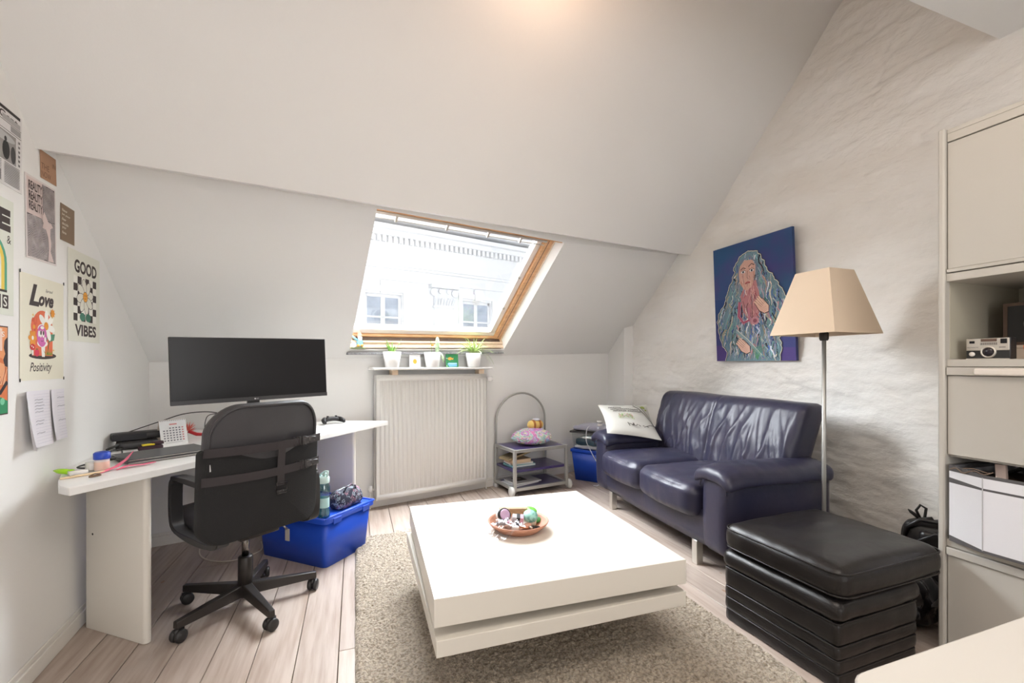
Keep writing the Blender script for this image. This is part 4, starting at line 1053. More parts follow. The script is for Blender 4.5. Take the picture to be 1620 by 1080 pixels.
def card(x, w_, h_, base_col, label):
    p = shp(x, .085); t = thing('card', label, 'card', p, SA); m = MB(); Mx = Matrix.Rotation(R(-6), 4, 'X')
    m.box(-w_/2, w_/2, -.001, .001, 0, h_, M=Mx); m.build('sheet', flat(base_col), t)
    v = Mx.to_3x3() @ Vector((0, 0, 1)); pr = Print(Vector((-w_/2, -.001, 0)), (1, 0, 0), v, start=.0002)
    return t, pr
t, pr = card(.335, .098, .108, srgb(236, 234, 234), 'white card with an orange sun between the left and middle pots')
pr.ell(.048, .050, .017, .020, srgb(240, 168, 60))
for k in range(12):
    a = 2*PI*k/12; pr.ell(.048+.022*math.cos(a), .050+.025*math.sin(a), .0016, .002, srgb(240, 190, 110))
pr.line([(.06, .09), (.07, .096), (.08, .088)], .002, srgb(222, 218, 224)); pr.build('printed_design', t)
t, pr = card(.680, .120, .118, srgb(50, 130, 80), 'green card with an orange fish over a blue bowl')
pr.poly([(.018, .075), (.030, .088), (.050, .090), (.062, .078), (.074, .086), (.070, .066), (.058, .070), (.040, .062), (.024, .066)], srgb(238, 170, 80)); pr.rect(0, .018, .076, .082, srgb(220, 232, 225))
pr.poly([(.012, .030), (.030, .040), (.105, .040), (.105, .008), (.030, .006), (.020, .020)], srgb(120, 180, 225)); pr.line([(.022, .036), (.06, .031), (.105, .034)], .006, srgb(190, 220, 240)); pr.ell(.008, .012, .006, .008, srgb(180, 220, 170)); pr.build('printed_design', t)

# garden gnome on the sill
p = op(.045, .0, .02); gn = thing('gnome_figurine', 'little garden gnome figurine on the left end of the window sill', 'figurine', (p.x, p.y+.004, p.z-.02-.0045+.016), SA)
m = MB(); m.rbox(0, 0, .008, .115, .05, .016, .006, (6, 4, 2)); m.build('base', mat('gnome_grass', (.30, .36, .18), .7, bump=[('n', 200, .6, .004)]), gn, smooth=True)
m = MB(); m.lathe([(.020, .014), (.027, .03), (.028, .05), (.022, .072), (.013, .083)], 18, M=T(.015, 0, 0)); m.build('body', mat('gnome_blue', (.25, .55, .68), .5), gn, smooth=True)
m = MB(); m.tube([(-.006, -.01, .07), (-.026, -.018, .082), (-.044, -.016, .10)], [.009, .008, .006], 8); m.build('arm', MATS['gnome_blue'], gn, smooth=True)
m = MB(); m.lathe([(.006, .078), (.016, .085), (.018, .097), (.014, .110), (.004, .116)], 16, M=T(.015, -.002, 0)); m.build('head', mat('gnome_skin', (.78, .50, .38), .5), gn, smooth=True)
m = MB(); m.rbox(.015, -.016, .080, .034, .016, .034, .008, (5, 3, 5), lambda p: (.015+(p.x-.015)*(1-.5*max(0, (.08-p.z)/.02)), p.y, p.z)); m.build('beard', CERAM, gn, smooth=True)
m = MB(); m.lathe([(.021, .103), (.020, .110), (.013, .128), (.004, .142), (.001, .146)], 16, M=T(.016, 0, 0)); m.build('hat', mat('gnome_hat', (.80, .45, .32), .5), gn, smooth=True)
m = MB(); m.lathe([(.010, 0), (.021, .001), (.022, .006), (.016, .010)], 18, M=T(-.036, -.022, .030) @ Matrix.Rotation(PI/2, 4, 'X')); m.build('round_dial', CERAM, gn, smooth=True)
for x in (.0, .028): m = MB(); m.rbox(x, -.026, .026, .022, .02, .02, .009, (3, 3, 3)); m.build('boot', mat('gnome_boot', (.75, .40, .08), .5), gn, smooth=True)
m = MB(); m.box(-.046, -.016, -.002, .006, .080, .108); m.build('sign_board', mat('gnome_wood', (.42, .28, .14), .6), gn, bevel=.002)

# ================================================================ things on the desk
def deskz(z=.73): return z
lp = thing('laptop', 'closed dark grey laptop on the desk by the left wall', 'laptop', (-.86, 2.55, .73), R(38))
# axes: x along the front edge
m = MB(); m.box(-.17, .17, -.115, .115, .003, .014); m.build('base', mat('laptop_grey', (.10, .10, .105), .35, metal=.4), lp, bevel=.003)
m = MB(); m.box(-.168, .168, -.113, .113, .0155, .022); ld = m.build('lid', mat('laptop_lid', (.085, .087, .092), .4, metal=.3), lp, bevel=.003)
m = MB(); m.box(-.171, .171, -.116, -.1145, .004, .008); m.box(-.171, .171, -.116, -.1145, .017, .020); m.build('silver_edge', CHROME, lp)
m = MB()
for k in range(4): m.box(-.1712, -.1698, -.07+.028*k, -.055+.028*k, .006, .011)
m.build('ports', BLACKP, lp)
pr = Print(Vector((.02, -.01, .022)), (1, 0, 0), (0, 1, 0), start=.0003); [pr.rect(k*.016, k*.016+.010, 0, .010+.004*(k % 2), (.2, .2, .21)) for k in range(4)]; pr.build('emblem', ld)
rd_ = R(52)
ca = thing('desk_calendar', 'small white tent calendar standing behind the laptop', 'calendar', (-.945, 2.905, .73), R(40))
m = MB(); Wc, Hc, Dc = .125, .135, .07
m.add([(-Wc/2, -Dc/2, 0), (Wc/2, -Dc/2, 0), (Wc/2, 0, Hc), (-Wc/2, 0, Hc), (-Wc/2, -Dc/2+.002, 0), (Wc/2, -Dc/2+.002, 0), (Wc/2, .002, Hc), (-Wc/2, .002, Hc)], [(0,1,2,3),(7,6,5,4),(0,4,5,1),(1,5,6,2),(2,6,7,3),(3,7,4,0)])
m.build('front_page', PAPER, ca)
m = MB(); m.add([(-Wc/2, Dc/2, 0), (Wc/2, Dc/2, 0), (Wc/2, 0, Hc), (-Wc/2, 0, Hc), (-Wc/2, Dc/2-.002, 0), (Wc/2, Dc/2-.002, 0), (Wc/2, -.001, Hc), (-Wc/2, -.001, Hc)], [(3,2,1,0),(4,5,6,7),(0,1,5,4),(1,2,6,5),(2,3,7,6),(3,0,4,7)])
m.build('back_board', mat('beige_card', (.62, .52, .44), .8), ca)
pr = Print(Vector((-Wc/2, -Dc/2, 0)), (1, 0, 0), Vector((0, Dc/2, Hc)), start=.0006); Lh = math.hypot(Dc/2, Hc)
for k in range(14): pr.ell(.006+k*.0087, Lh-.006, .0018, .0022, srgb(60, 58, 60), n=8)
pr.rect(.045, .080, Lh-.030, Lh-.023, srgb(225, 150, 150))
for r_ in range(6):
    for c_ in range(7): 
        if (r_ == 0 and c_ < 2): continue
        pr.rect(.014+c_*.0145, .022+c_*.0145, Lh-.050-r_*.0135, Lh-.044-r_*.0135, srgb(205, 120, 125) if c_ == 6 else srgb(110, 108, 118))
pr.rect(.02, .10, .012, .014, srgb(180, 180, 184)); pr.build('printed_page', ca)
m = MB()
for k in range(14): x = -Wc/2+.006+k*.0087; m.tube([(x, -.004, Hc-.004), (x, 0, Hc+.003), (x, .005, Hc-.004)], .0008, 5)
m.build('wire_binding', CHROME, ca)
# adapters
ad = thing('power_adapter', 'black laptop power brick lying on top of a smaller one', 'adapter', (-1.085, 2.865, .772), R(28))
m = MB(); m.rbox(0, 0, .0205, .21, .10, .039, .008, (6, 4, 3)); m.build('body', BLACKP, ad, smooth=True)
m = MB(); m.box(-.105, .03, -.0515, -.0505, .004, .034); m.build('side_label', mat('label_black', (.03, .03, .035), .2), ad)
ad2 = thing('power_adapter', 'black power brick underneath, flat on the desk by the wall', 'adapter', (-1.075, 2.835, .73), R(20))
m = MB(); m.rbox(0, 0, .0215, .17, .10, .041, .010, (6, 4, 3)); m.build('body', BLACKP, ad2, smooth=True)
m = MB(); m.tube([(-.07, -.045, .03), (-.10, -.07, .02), (-.115, -.06, .012)], .006, 8); m.build('plug_boot', BLACKP, ad2, smooth=True)
gl = thing('glasses_case', 'dark plum folded pouch with a yellow tag before the power bricks', 'pouch', (-.985, 2.745, .73), R(30))
m = MB(); m.rbox(0, 0, .012, .10, .045, .024, .008, (5, 3, 3)); m.build('body', mat('plum_cloth', (.045, .02, .03), .8, bump=[('v', 300, .4, .001)]), gl, smooth=True)
m = MB(); m.rbox(.03, .01, .032, .05, .035, .018, .006, (4, 3, 3)); m.build('flap', MATS['plum_cloth'], gl, smooth=True)
m = MB(); m.box(-.035, .015, -.015, .01, .024, .032); m.build('yellow_tag', mat('yellow_tag', (.75, .60, .03), .4), gl, bevel=.002)
# eraser-blue topped glue pot
gp = thing('glue_pot', 'small clear pot with a bright blue lid on the desk end', 'pot', (-.985, 2.285, .73), .3)
m = MB(); m.lathe([(.022, 0), (.024, .003), (.024, .052), (.020, .056)], 20); m.build('pot_body', mat('frosted_plastic', (.74, .68, .66), .35), gp, smooth=True)
m = MB(); m.lathe([(.0242, .004), (.0245, .006), (.0245, .036), (.0242, .038)], 20, cap=False); m.build('peach_label', mat('peach_label', (.80, .55, .45), .6), gp, smooth=True)
m = MB(); m.lathe([(.027, .048), (.0275, .050), (.0275, .072), (.022, .077), (.008, .074)], 20); m.build('lid', mat('royal_blue_cap', (.02, .07, .50), .35), gp, smooth=True)
hl = thing('highlighter', 'lime green highlighter pen pointing at the left wall', 'pen', (-1.078, 2.243, .742), math.atan2(.042, -.07))
m = MB(); m.lathe([(.010, -.015), (.0105, .03), (.009, .045), (.004, .062), (.0015, .07)], 12, M=Matrix.Rotation(PI/2, 4, 'Y')); m.lathe([(.0105, -.03), (.0105, -.014)], 12, M=Matrix.Rotation(PI/2, 4, 'Y')); m.build('body', mat('lime_plastic', (.42, .80, .03), .3), hl, smooth=True)
for (x, y, w_, d_, h_, lab) in ((-1.035, 2.225, .055, .035, .018, 'clear acrylic box, outermost on the left desk end'), (-1.015, 2.300, .055, .035, .036, 'clear acrylic box beside the blue-lidded pot')):
    tb = thing('acrylic_box', lab, 'box', (x, y, .73), R(40)); m = MB(); m.rbox(0, 0, h_/2+.0005, w_, d_, h_, .004, (3, 3, 2)); m.build('body', mat('milky_acrylic', (.82, .81, .76), .2), tb, smooth=True)
    m = MB(); m.box(-w_/2*.8, w_/2*.8, -d_/2-.0012, -d_/2+.0002, .006, h_-.006); m.build('white_sticker', PAPER, tb)
wd_ = thing('wooden_ruler', 'short pale wooden stick along the front of the desk end', 'ruler', (-1.005, 2.195, .73), R(44))
m = MB(); m.rbox(0, 0, .004, .135, .014, .008, .003, (8, 2, 2), lambda p: (p.x, p.y+.35*p.x*p.x, p.z)); m.build('stick', mat('pale_beech', (.78, .60, .38), .5), wd_, smooth=True)
cl = thing('hair_clip', 'small brown clip at the front edge of the desk', 'clip', (-.955, 2.165, .73), R(50))
m = MB(); m.rbox(0, 0, .004, .038, .012, .008, .003, (4, 2, 2)); m.tube([(-.016, 0, .008), (0, 0, .012), (.016, 0, .008)], .0018, 6); m.build('body', mat('brown_horn', (.16, .10, .06), .4), cl, smooth=True)
PK = mat('pink_ribbon', (.88, .17, .28), .5)
for (x, y, rz_, pts, ws, lab) in ((-.955, 2.27, R(48), [(-.04, -.02, .001), (.02, -.008, .012), (.06, .004, .032), (.09, .01, .062)], [.022, .028, .02, .004], 'pink paper strip curling upwards on the desk'), (-.885, 2.305, R(46), [(-.06, 0, .002), (-.02, .008, .010), (.03, 0, .006), (.075, -.004, .008)], [.010, .026, .024, .018], 'crumpled pink paper strip lying before the laptop')):
    rb = thing('paper_strip', lab, 'paper', (x, y, .73), rz_); m = MB(); m.strip(pts, ws, (0, 1, 0), thick=.0015); m.build('strip', PK, rb)
fl_ = thing('feather_pen', 'red fluffy-topped pen lying behind the laptop', 'pen', (-.915, 3.12, .73), R(30))
m = MB()
for k in range(70):
    a = rr.uniform(0, 2*PI); e_ = rr.uniform(-.2, 1.4); L_ = rr.uniform(.03, .055); d = Vector((math.cos(a)*math.cos(e_), math.sin(a)*math.cos(e_), abs(math.sin(e_))))
    m.tube([Vector((-.02, 0, .045)), Vector((-.02, 0, .045))+d*L_*.6, Vector((-.02, 0, .045))+d*L_], [.0016, .0012, .0004], 4)
o_ = m.build('feather_tuft', mat('coral_fluff', (.80, .16, .12), .7), fl_); o_['kind'] = 'stuff'
m = MB(); m.tube([(-.02, 0, .040), (.02, -.005, .018), (.10, -.02, .008)], [.009, .010, .007], 10); m.build('pen_body', mat('red_plastic', (.65, .02, .03), .35), fl_, smooth=True)
CAB = mat('black_cable', (.012, .012, .013), .5)
def cable(label, pts, r_=.0028, mt=CAB, name='cable'):
    b = Vector(pts[0]); t = thing(name, label, 'cable', b); P = [Vector(p)-b for p in pts]; n = len(P); sm_ = []
    for i in range(n-1):
        p0 = P[max(0, i-1)]; p1 = P[i]; p2 = P[i+1]; p3 = P[min(n-1, i+2)]
        for k in range(8):
            q_ = k/8; sm_.append(.5*((2*p1)+(-p0+p2)*q_+(2*p0-5*p1+4*p2-p3)*q_*q_+(-p0+3*p1-3*p2+p3)*q_**3))
    sm_.append(P[-1]); m = MB(); m.tube(sm_, r_, 8); m.build('cord', mt, t, smooth=True); return t
cable('black cable arching from the power bricks towards the monitor', [(-1.16, 2.87, .79), (-1.14, 2.90, .805), (-1.02, 2.98, .85), (-.93, 3.05, .88), (-.80, 3.05, .885), (-.70, 3.0, .85), (-.68, 2.97, .78), (-.69, 2.96, .733)])
cable('thin black cable looping down by the red feather pen', [(-.76, 3.08, .873), (-.83, 3.12, .86), (-.86, 3.16, .82), (-.87, 3.18, .76), (-.88, 3.19, .734)], .0022)
cable('black cable coiled from the power brick round to the laptop', [(-1.11, 2.77, .744), (-1.14, 2.66, .738), (-1.06, 2.62, .76), (-1.04, 2.56, .736), (-1.09, 2.45, .735), (-1.10, 2.36, .735), (-1.05, 2.33, .735), (-1.02, 2.38, .736), (-1.03, 2.45, .740), (-1.005, 2.50, .742)], .003)
gc = thing('game_controller', 'black game controller on the right end of the desk', 'controller', (-.165, 3.505, .73), R(25))
m = MB(); m.rbox(0, 0, .030, .105, .055, .030, .014, (10, 6, 4), lambda p: (p.x, p.y, p.z+.006*math.cos(p.x/.05*PI/2))); m.build('body', BLACKP, gc, smooth=True)
for s_ in (-1, 1):
    m = MB(); m.tube([(s_*.045, .01, .032), (s_*.060, -.015, .030), (s_*.070, -.045, .022), (s_*.068, -.062, .014)], [.018, .019, .015, .009], 12); m.build('grip', BLACKP, gc, smooth=True)
    m = MB(); m.lathe([(.004, .045), (.004, .055), (.009, .058), (.009, .062), (.006, .063)], 12, M=T(s_*.030, -.008, -.004)); m.build('thumb_stick', BLACKP, gc, smooth=True)
m = MB(); m.lathe([(.011, .046), (.011, .048)], 14, M=T(-.012, .012, 0)); m.build('button_pad', BLUEP if 0 else BLACKM, gc)
cable('pale cable lying in a loop on the floor under the desk', [tuple(fw(.36, .30, .008)), tuple(fw(.35, .16, .012)), (-.93, 3.33, .02), (-.86, 3.12, .005), (-.70, 3.02, .005), (-.56, 3.12, .005), (-.58, 3.28, .005)], .0035, mat('ivory_cable', (.72, .66, .56), .5))

# ================================================================ blue crate, bottle, pencil case
bb = thing('storage_box', 'large blue plastic storage box with a lid beside the desk chair', 'box', (-.235, 3.035, 0), R(-42))
def taperbox(m, hx0, hy0, hx1, hy1, z0, z1, r=.03, mi=0, n=5):
    def ring(hx, hy):
        pts = []
        for cx, cy, a0 in ((hx-r, -hy+r, -PI/2), (hx-r, hy-r, 0), (-hx+r, hy-r, PI/2), (-hx+r, -hy+r, PI)):
            for k in range(n): a = a0+PI/2*k/(n-1); pts.append((cx+r*math.cos(a), cy+r*math.sin(a)))
        return pts
    m.prism(ring(hx0, hy0), z0, z1, mi, top=ring(hx1, hy1))
m = MB(); taperbox(m, .255, .175, .275, .195, 0, .262); m.build('tub', BLUEP, bb, smooth=True)
m = MB(); taperbox(m, .292, .212, .292, .212, .262, .288, .035); taperbox(m, .270, .190, .266, .186, .286, .291, .03); ldb = m.build('lid', BLUEP, bb, bevel=.004)
m = MB()
for sy in (-1, 1):
    m.tube([(-.285, sy*.205, .291), (.285, sy*.205, .291)], .006, 8)
for sx in (-1, 1): m.tube([(sx*.285, -.205, .291), (sx*.285, .205, .291)], .006, 8)
o_ = m.build('lid_rim', BLUEP, ldb, smooth=True); o_['kind'] = 'stuff'
for x in (-.12, .12): m = MB(); m.box(.290, .297, x-.03, x+.03, .250, .283); m.build('clip', BLUEP, ldb, bevel=.002)
m = MB(); m.tube([(-.02, -.196, .245), (-.01, -.226, .225), (.0, -.212, .205)], .007, 8); m.build('metal_hook', CHROME, bb, smooth=True)
m = MB(); m.box(-.015, .018, -.212, -.209, .135, .205); m.build('paper_tag', mat('tag_paper', (.62, .58, .52), .7), bb)
bo = thing('water_bottle', 'teal translucent water bottle with a pale flip lid on the blue box', 'bottle', (-.170, 2.745, .291), R(-42))
m = MB(); m.lathe([(.030, 0), (.034, .004), (.034, .03), (.029, .055), (.029, .115), (.033, .13), (.033, .175), (.026, .19), (.024, .20)], 24); m.build('bottle_body', TEALP, bo, smooth=True)
m = MB(); m.lathe([(.026, .004), (.031, .008), (.031, .03), (.027, .055), (.027, .062)], 20); m.build('water', mat('teal_water', (.03, .20, .30), .1), bo, smooth=True)
m = MB(); m.lathe([(.0300, .060), (.0302, .062), (.0302, .113), (.0300, .115)], 24, cap=False); m.build('grip_band', mat('mint_band', (.45, .70, .70), .5), bo, smooth=True)
m = MB(); m.lathe([(.030, .198), (.031, .200), (.031, .228), (.026, .236)], 24); lid_ = m.build('lid', mat('mint_lid', (.62, .82, .80), .35), bo, smooth=True)
m = MB(); m.tube([(-.028, 0, .236), (-.022, 0, .246), (.012, 0, .264), (.030, 0, .268), (.026, 0, .236)], .0055, 8); m.tube([(.0, 0, .236), (.016, 0, .254)], .008, 8); m.build('carry_loop', MATS['mint_lid'], lid_, smooth=True)
FLOR = mat('floral_cloth', (.022, .024, .045), .7)
nt = FLOR.node_tree; v_ = nt.nodes.new('ShaderNodeTexVoronoi'); v_.inputs['Scale'].default_value = 46; cr = nt.nodes.new('ShaderNodeValToRGB')
tcn = nt.nodes.new('ShaderNodeTexCoord'); nt.links.new(tcn.outputs['Object'], v_.inputs['Vector'])
nz_ = nt.nodes.new('ShaderNodeTexNoise'); nz_.inputs['Scale'].default_value = 120; nt.links.new(tcn.outputs['Object'], nz_.inputs['Vector'])
cr.color_ramp.interpolation = 'CONSTANT'
els = cr.color_ramp.elements; els[0].position = 0; els[0].color = (.02, .022, .045, 1); els[1].position = .50; els[1].color = (.28, .33, .38, 1)
e_ = els.new(.60); e_.color = (.03, .03, .05, 1); e_ = els.new(.68); e_.color = (.45, .22, .30, 1); e_ = els.new(.74); e_.color = (.03, .04, .06, 1); e_ = els.new(.84); e_.color = (.5, .52, .5, 1); e_ = els.new(.9); e_.color = (.02, .03, .05, 1)
mxn = nt.nodes.new('ShaderNodeMix'); mxn.data_type = 'FLOAT'; mxn.inputs[0].default_value = .55
sp_ = nt.nodes.new('ShaderNodeSeparateColor'); nt.links.new(v_.outputs['Color'], sp_.inputs[0]); nt.links.new(sp_.outputs[0], mxn.inputs[2]); nt.links.new(nz_.outputs[0], mxn.inputs[3])
nt.links.new(mxn.outputs[0], cr.inputs[0]); nt.links.new(cr.outputs[0], nt.nodes['Principled BSDF'].inputs['Base Color'])
pc = thing('toiletry_bag', 'dark flowered zipped pouch lying on the blue box', 'pouch', (-.055, 2.930, .291), R(49))
m = MB(); m.rbox(0, 0, .055, .215, .115, .11, .035, (14, 9, 8), lambda p: (p.x*(1-.12*max(0, (p.z-.05)/.06)), p.y*(1-.25*max(0, (p.z-.05)/.06))+.004*vnoise(p.x*30, p.z*30), p.z+.008*vnoise(p.x*14, p.y*20, 3))); m.build('body', FLOR, pc, smooth=True)
m = MB(); m.tube([(-.10, 0, .085), (-.05, 0, .112), (.05, 0, .114), (.10, 0, .088)], .003, 6); m.build('zip', mat('zip_white', (.6, .6, .62), .5), pc, smooth=True)
m = MB(); m.tube([(-.07, -.035, .085), (-.045, -.04, .125), (.0, -.04, .135), (.035, -.04, .120), (.05, -.035, .085)], .006, 8); m.build('handle', FLOR, pc, smooth=True)

# ================================================================ trolley and what it carries
tr = thing('side_trolley', 'small silver-framed trolley with purple shelves and a hoop handle', 'trolley', (1.32, 3.655, 0), R(9))
TW, TD, TH = .55, .37, .41
for x in (0, TW):
    for y in (0, TD):
        m = MB(); m.box(x-.014, x+.014, y-.014, y+.014, .035, TH); m.build('post', SILVER, tr, bevel=.003)
for z0 in (.045, TH-.028):
    for a in ((0, TW, -.012, .012), (0, TW, TD-.012, TD+.012)): m = MB(); m.box(a[0]+.014, a[1]-.014, a[2], a[3], z0, z0+.028); m.build('rail', SILVER, tr, bevel=.003)
    for a in (0, TW): m = MB(); m.box(a-.012, a+.012, .014, TD-.014, z0, z0+.028); m.build('rail', SILVER, tr, bevel=.003)
m = MB(); m.box(.012, TW-.012, .012, TD-.012, TH-.014, TH-.002); m.build('shelf', PURPLE, tr, bevel=.002)
m = MB(); m.box(.0, TW, .012, TD-.012, .205, .228); m.build('shelf', PURPLE, tr, bevel=.002)
m = MB(); m.box(.012, TW-.012, .012, TD-.012, .050, .064); m.build('shelf', PURPLE, tr, bevel=.002)
m = MB(); pts = [(0, TD, TH-.02), (0, TD, .62)]+[(TW/2-TW/2*math.cos(PI*k/20), TD, .62+.262*math.sin(PI*k/20)) for k in range(1, 20)]+[(TW, TD, .62), (TW, TD, TH-.02)]
m.tube(pts, .010, 12); m.build('hoop_handle', SILVER, tr, smooth=True)
for x in (-.030, TW+.030):
    m = MB(); m.lathe([(.010, -.014), (.040, -.014), (.045, -.008), (.045, .008), (.040, .014), (.010, .014)], 26, M=T(x, .0, .046) @ Matrix.Rotation(PI/2, 4, 'Y')); m.build('wheel', mat('grey_wheel', (.62, .62, .60), .4), tr, smooth=True)
for x in (0, TW): m = MB(); m.lathe([(.020, 0), (.024, .004), (.024, .03), (.014, .036)], 16, M=T(x, TD, 0)); m.build('foot', mat('grey_wheel', (.62, .62, .60), .4), tr, smooth=True)
Mt = Matrix.Translation((1.32, 3.655, 0)) @ Matrix.Rotation(R(9), 4, 'Z')
def trp(x, y, z): return Mt @ Vector((x, y, z))
RAIN = mat('rainbow_fluff', (.7, .4, .6), .95, sheen=.5); nt = RAIN.node_tree
tcn = nt.nodes.new('ShaderNodeTexCoord'); n1 = nt.nodes.new('ShaderNodeTexNoise'); n1.inputs['Scale'].default_value = 11; nt.links.new(tcn.outputs['Object'], n1.inputs['Vector'])
n1.inputs['Detail'].default_value = 1
cr = nt.nodes.new('ShaderNodeValToRGB'); els = cr.color_ramp.elements; els[0].position = .30; els[0].color = (.75, .75, .35, 1); els[1].position = .70; els[1].color = (.40, .55, .80, 1)
for ps, c in ((.40, (.55, .42, .75)), (.455, (.78, .20, .48)), (.49, (.72, .66, .70)), (.54, (.36, .60, .62)), (.59, (.70, .72, .55)), (.63, (.80, .40, .55))): e_ = els.new(ps); e_.color = (*c, 1)
nt.links.new(n1.outputs[0], cr.inputs[0]); nt.links.new(cr.outputs[0], nt.nodes['Principled BSDF'].inputs['Base Color'])
pz = trp(.29, .19, .412); fc = thing('fluffy_cushion', 'round rainbow-coloured fluffy cushion on top of the trolley', 'cushion', pz)
m = MB()
nu, nv = 150, 60
vs = []; fs = []
for i in range(nv+1):
    ph = PI*i/nv
    for j in range(nu):
        a = 2*PI*j/nu; x = .185*math.sin(ph)*math.cos(a); y = .15*math.sin(ph)*math.sin(a); z = .062-.062*math.cos(ph) if ph < PI/2 else .062-.085*math.cos(ph)
        f_ = 1+.13*vnoise(x*90, y*90, z*90)+.08*vnoise(x*200, y*200, z*200); z0_ = z
        vs.append((x*f_, y*f_, max(.0, .062+(z-.062)*f_)))
for i in range(nv):
    for j in range(nu): j2 = (j+1) % nu; fs.append((i*nu+j, i*nu+j2, (i+1)*nu+j2, (i+1)*nu+j))
m.add(vs, fs); m.build('fluff', RAIN, fc, smooth=False)
pz = trp(.34, .21, .548); be = thing('bee_plush', 'yellow and brown striped plush bee on the rainbow cushion', 'plush toy', pz, R(9))
YEL = mat('bee_yellow', (.85, .60, .18), .9, sheen=.4, bump=[('n', 150, .6, .003)]); BRN = mat('bee_brown', (.50, .20, .06), .9, bump=[('n', 150, .6, .003)])
m = MB(); m.rbox(0, 0, .040, .165, .085, .082, .04, (16, 8, 8)); bdy = m.build('body', YEL, be, smooth=True)
for x in (-.028, .034):
    m = MB(); m.lathe([(.040, -.013), (.0455, -.010), (.0455, .010), (.040, .013)], 24, M=T(x, 0, .040) @ Matrix.Rotation(PI/2, 4, 'Y')); m.build('stripe', BRN, be, smooth=True)
for y in (-.018, .018): m = MB(); m.rbox(.008, y, .088, .05, .032, .022, .010, (5, 4, 3)); m.build('wing', mat('wing_white', (.78, .78, .85), .9), be, smooth=True)
# books
BK = [('thin dark hardback with a gilt edge, lying open on top of the trolley books', .085, .21, .275, .15, .018, (.30, .24, .14), (.55, .42, .22), 12, -10),
      ('thick tan paperback, second in the trolley pile', .095, .18, .20, .15, .034, (.62, .45, .30), (.78, .60, .40), 4, 0),
      ('white paperback, third in the trolley pile', .115, .20, .23, .16, .016, (.80, .80, .80), (.84, .82, .78), -4, 0),
      ('pale turquoise-covered book at the bottom of the trolley pile', .12, .19, .25, .17, .018, (.25, .55, .60), (.80, .80, .78), 3, 0)]
z = .228
for lab, x, y, w_, d_, h_, cc, pp, rz_, tl2 in reversed(BK):
    p = trp(x+.035, y, z); bkx = thing('book', lab, 'book', p, R(9+rz_), group='books stacked on the middle shelf of the trolley')
    if tl2: bkx.rotation_euler = (0, R(tl2), R(9+rz_)); bkx.location.z += .018
    m = MB(); m.box(-w_/2, w_/2, -d_/2, d_/2, 0, .002); m.box(-w_/2, w_/2, -d_/2, d_/2, h_-.002, h_); m.box(-w_/2, -w_/2+.002, -d_/2, d_/2, 0, h_); m.build('cover', flat(cc), bkx)
    m = MB(); m.box(-w_/2+.002, w_/2-.003, -d_/2+.003, d_/2-.003, .002, h_-.002); m.build('pages', flat(pp), bkx)
    z += h_+.0005
p = trp(.16, .19, .0645)
for i, (lab, dx, dy, rz_, c, h_) in enumerate((('white-paged magazine at the bottom of the lower trolley shelf', 0, 0, 12, (.62, .64, .68), .012), ('glossy magazine with a dark photo cover on the lower trolley shelf', .03, .01, 4, (.56, .55, .54), .010))):
    mg = thing('magazine', lab, 'magazine', p+Vector((dx, dy, .0125*i)), R(9+rz_), group='magazines on the lower shelf of the trolley')
    m = MB(); m.box(-.14, .14, -.105, .105, 0, h_-.001); m.build('pages', PAPER, mg)
    m = MB(); m.box(-.141, .141, -.106, .106, h_-.001, h_); m.build('cover', flat(c), mg)
    if i: pr = Print(Vector((-.14, -.105, h_)), (1, 0, 0), (0, 1, 0)); pr.rect(.06, .17, .07, .19, srgb(80, 72, 70)); pr.ell(.11, .14, .03, .03, srgb(150, 130, 120)); pr.rect(.18, .26, .05, .18, srgb(200, 198, 196)); pr.build('cover_print', mg)

# ================================================================ boxes in the corner behind the sofa
cx_, cy_ = 2.29, 3.955
bi = thing('storage_box', 'tall blue plastic bin in the corner behind the sofa arm', 'box', (cx_, cy_, 0), R(-52))
m = MB(); taperbox(m, .165, .12, .195, .145, 0, .285, .02); m.build('tub', BLUEP, bi, smooth=True)
m = MB(); taperbox(m, .205, .155, .205, .155, .283, .312, .02); m.build('rim', BLUEP, bi, bevel=.004)
cbx = thing('storage_box', 'clear plastic box of clothes under a black lid on the blue bin', 'box', (cx_, cy_, .312), R(-52))
m = MB(); taperbox(m, .175, .13, .195, .145, .0, .165, .02); m.build('clear_tub', CLEARP, cbx, smooth=True)
m = MB(); m.rbox(0, 0, .072, .33, .235, .075, .03, (10, 8, 5), lambda p: (p.x, p.y, p.z+.010*vnoise(p.x*20, p.y*20))); m.build('teal_clothes', mat('teal_clothes', (.05, .11, .16), .9), cbx, smooth=True)
m = MB(); m.rbox(.0, 0, .020, .34, .245, .034, .014, (10, 8, 3), lambda p: (p.x, p.y, p.z+.008*vnoise(p.x*26, p.y*26, 4))); m.build('white_clothes', mat('white_clothes', (.74, .72, .70), .9), cbx, smooth=True)
m = MB(); taperbox(m, .212, .162, .208, .158, .165, .182, .02); m.build('lid', BLACKP, cbx, bevel=.003)
bl_ = thing('folded_blanket', 'folded lilac grey blanket on the black box lid', 'blanket', (cx_, cy_, .494), R(-52))
m = MB(); m.rbox(0, 0, .03, .37, .28, .058, .028, (14, 10, 6), lambda p: (p.x, p.y, max(.0, p.z+.009*vnoise(p.x*12, p.y*12, 2)-.012*max(0, -p.x/.18)*(p.z > .03)))); m.build('cloth', mat('lilac_towel', (.42, .42, .52), .95, bump=[('v', 160, .8, .004)], sheen=.3), bl_, smooth=True)
cr_ = thing('cream_jar', 'small white jar with a dark-ringed lid on the blanket', 'jar', (2.285, 3.845, .552))
m = MB(); m.lathe([(.024, 0), (.026, .003), (.026, .026), (.022, .028)], 20); m.build('jar_body', CERAM, cr_, smooth=True)
m = MB(); m.lathe([(.0275, .029), (.0275, .034)], 20); m.build('ring', mat('navy_ring', (.03, .03, .08), .4), cr_, smooth=True)
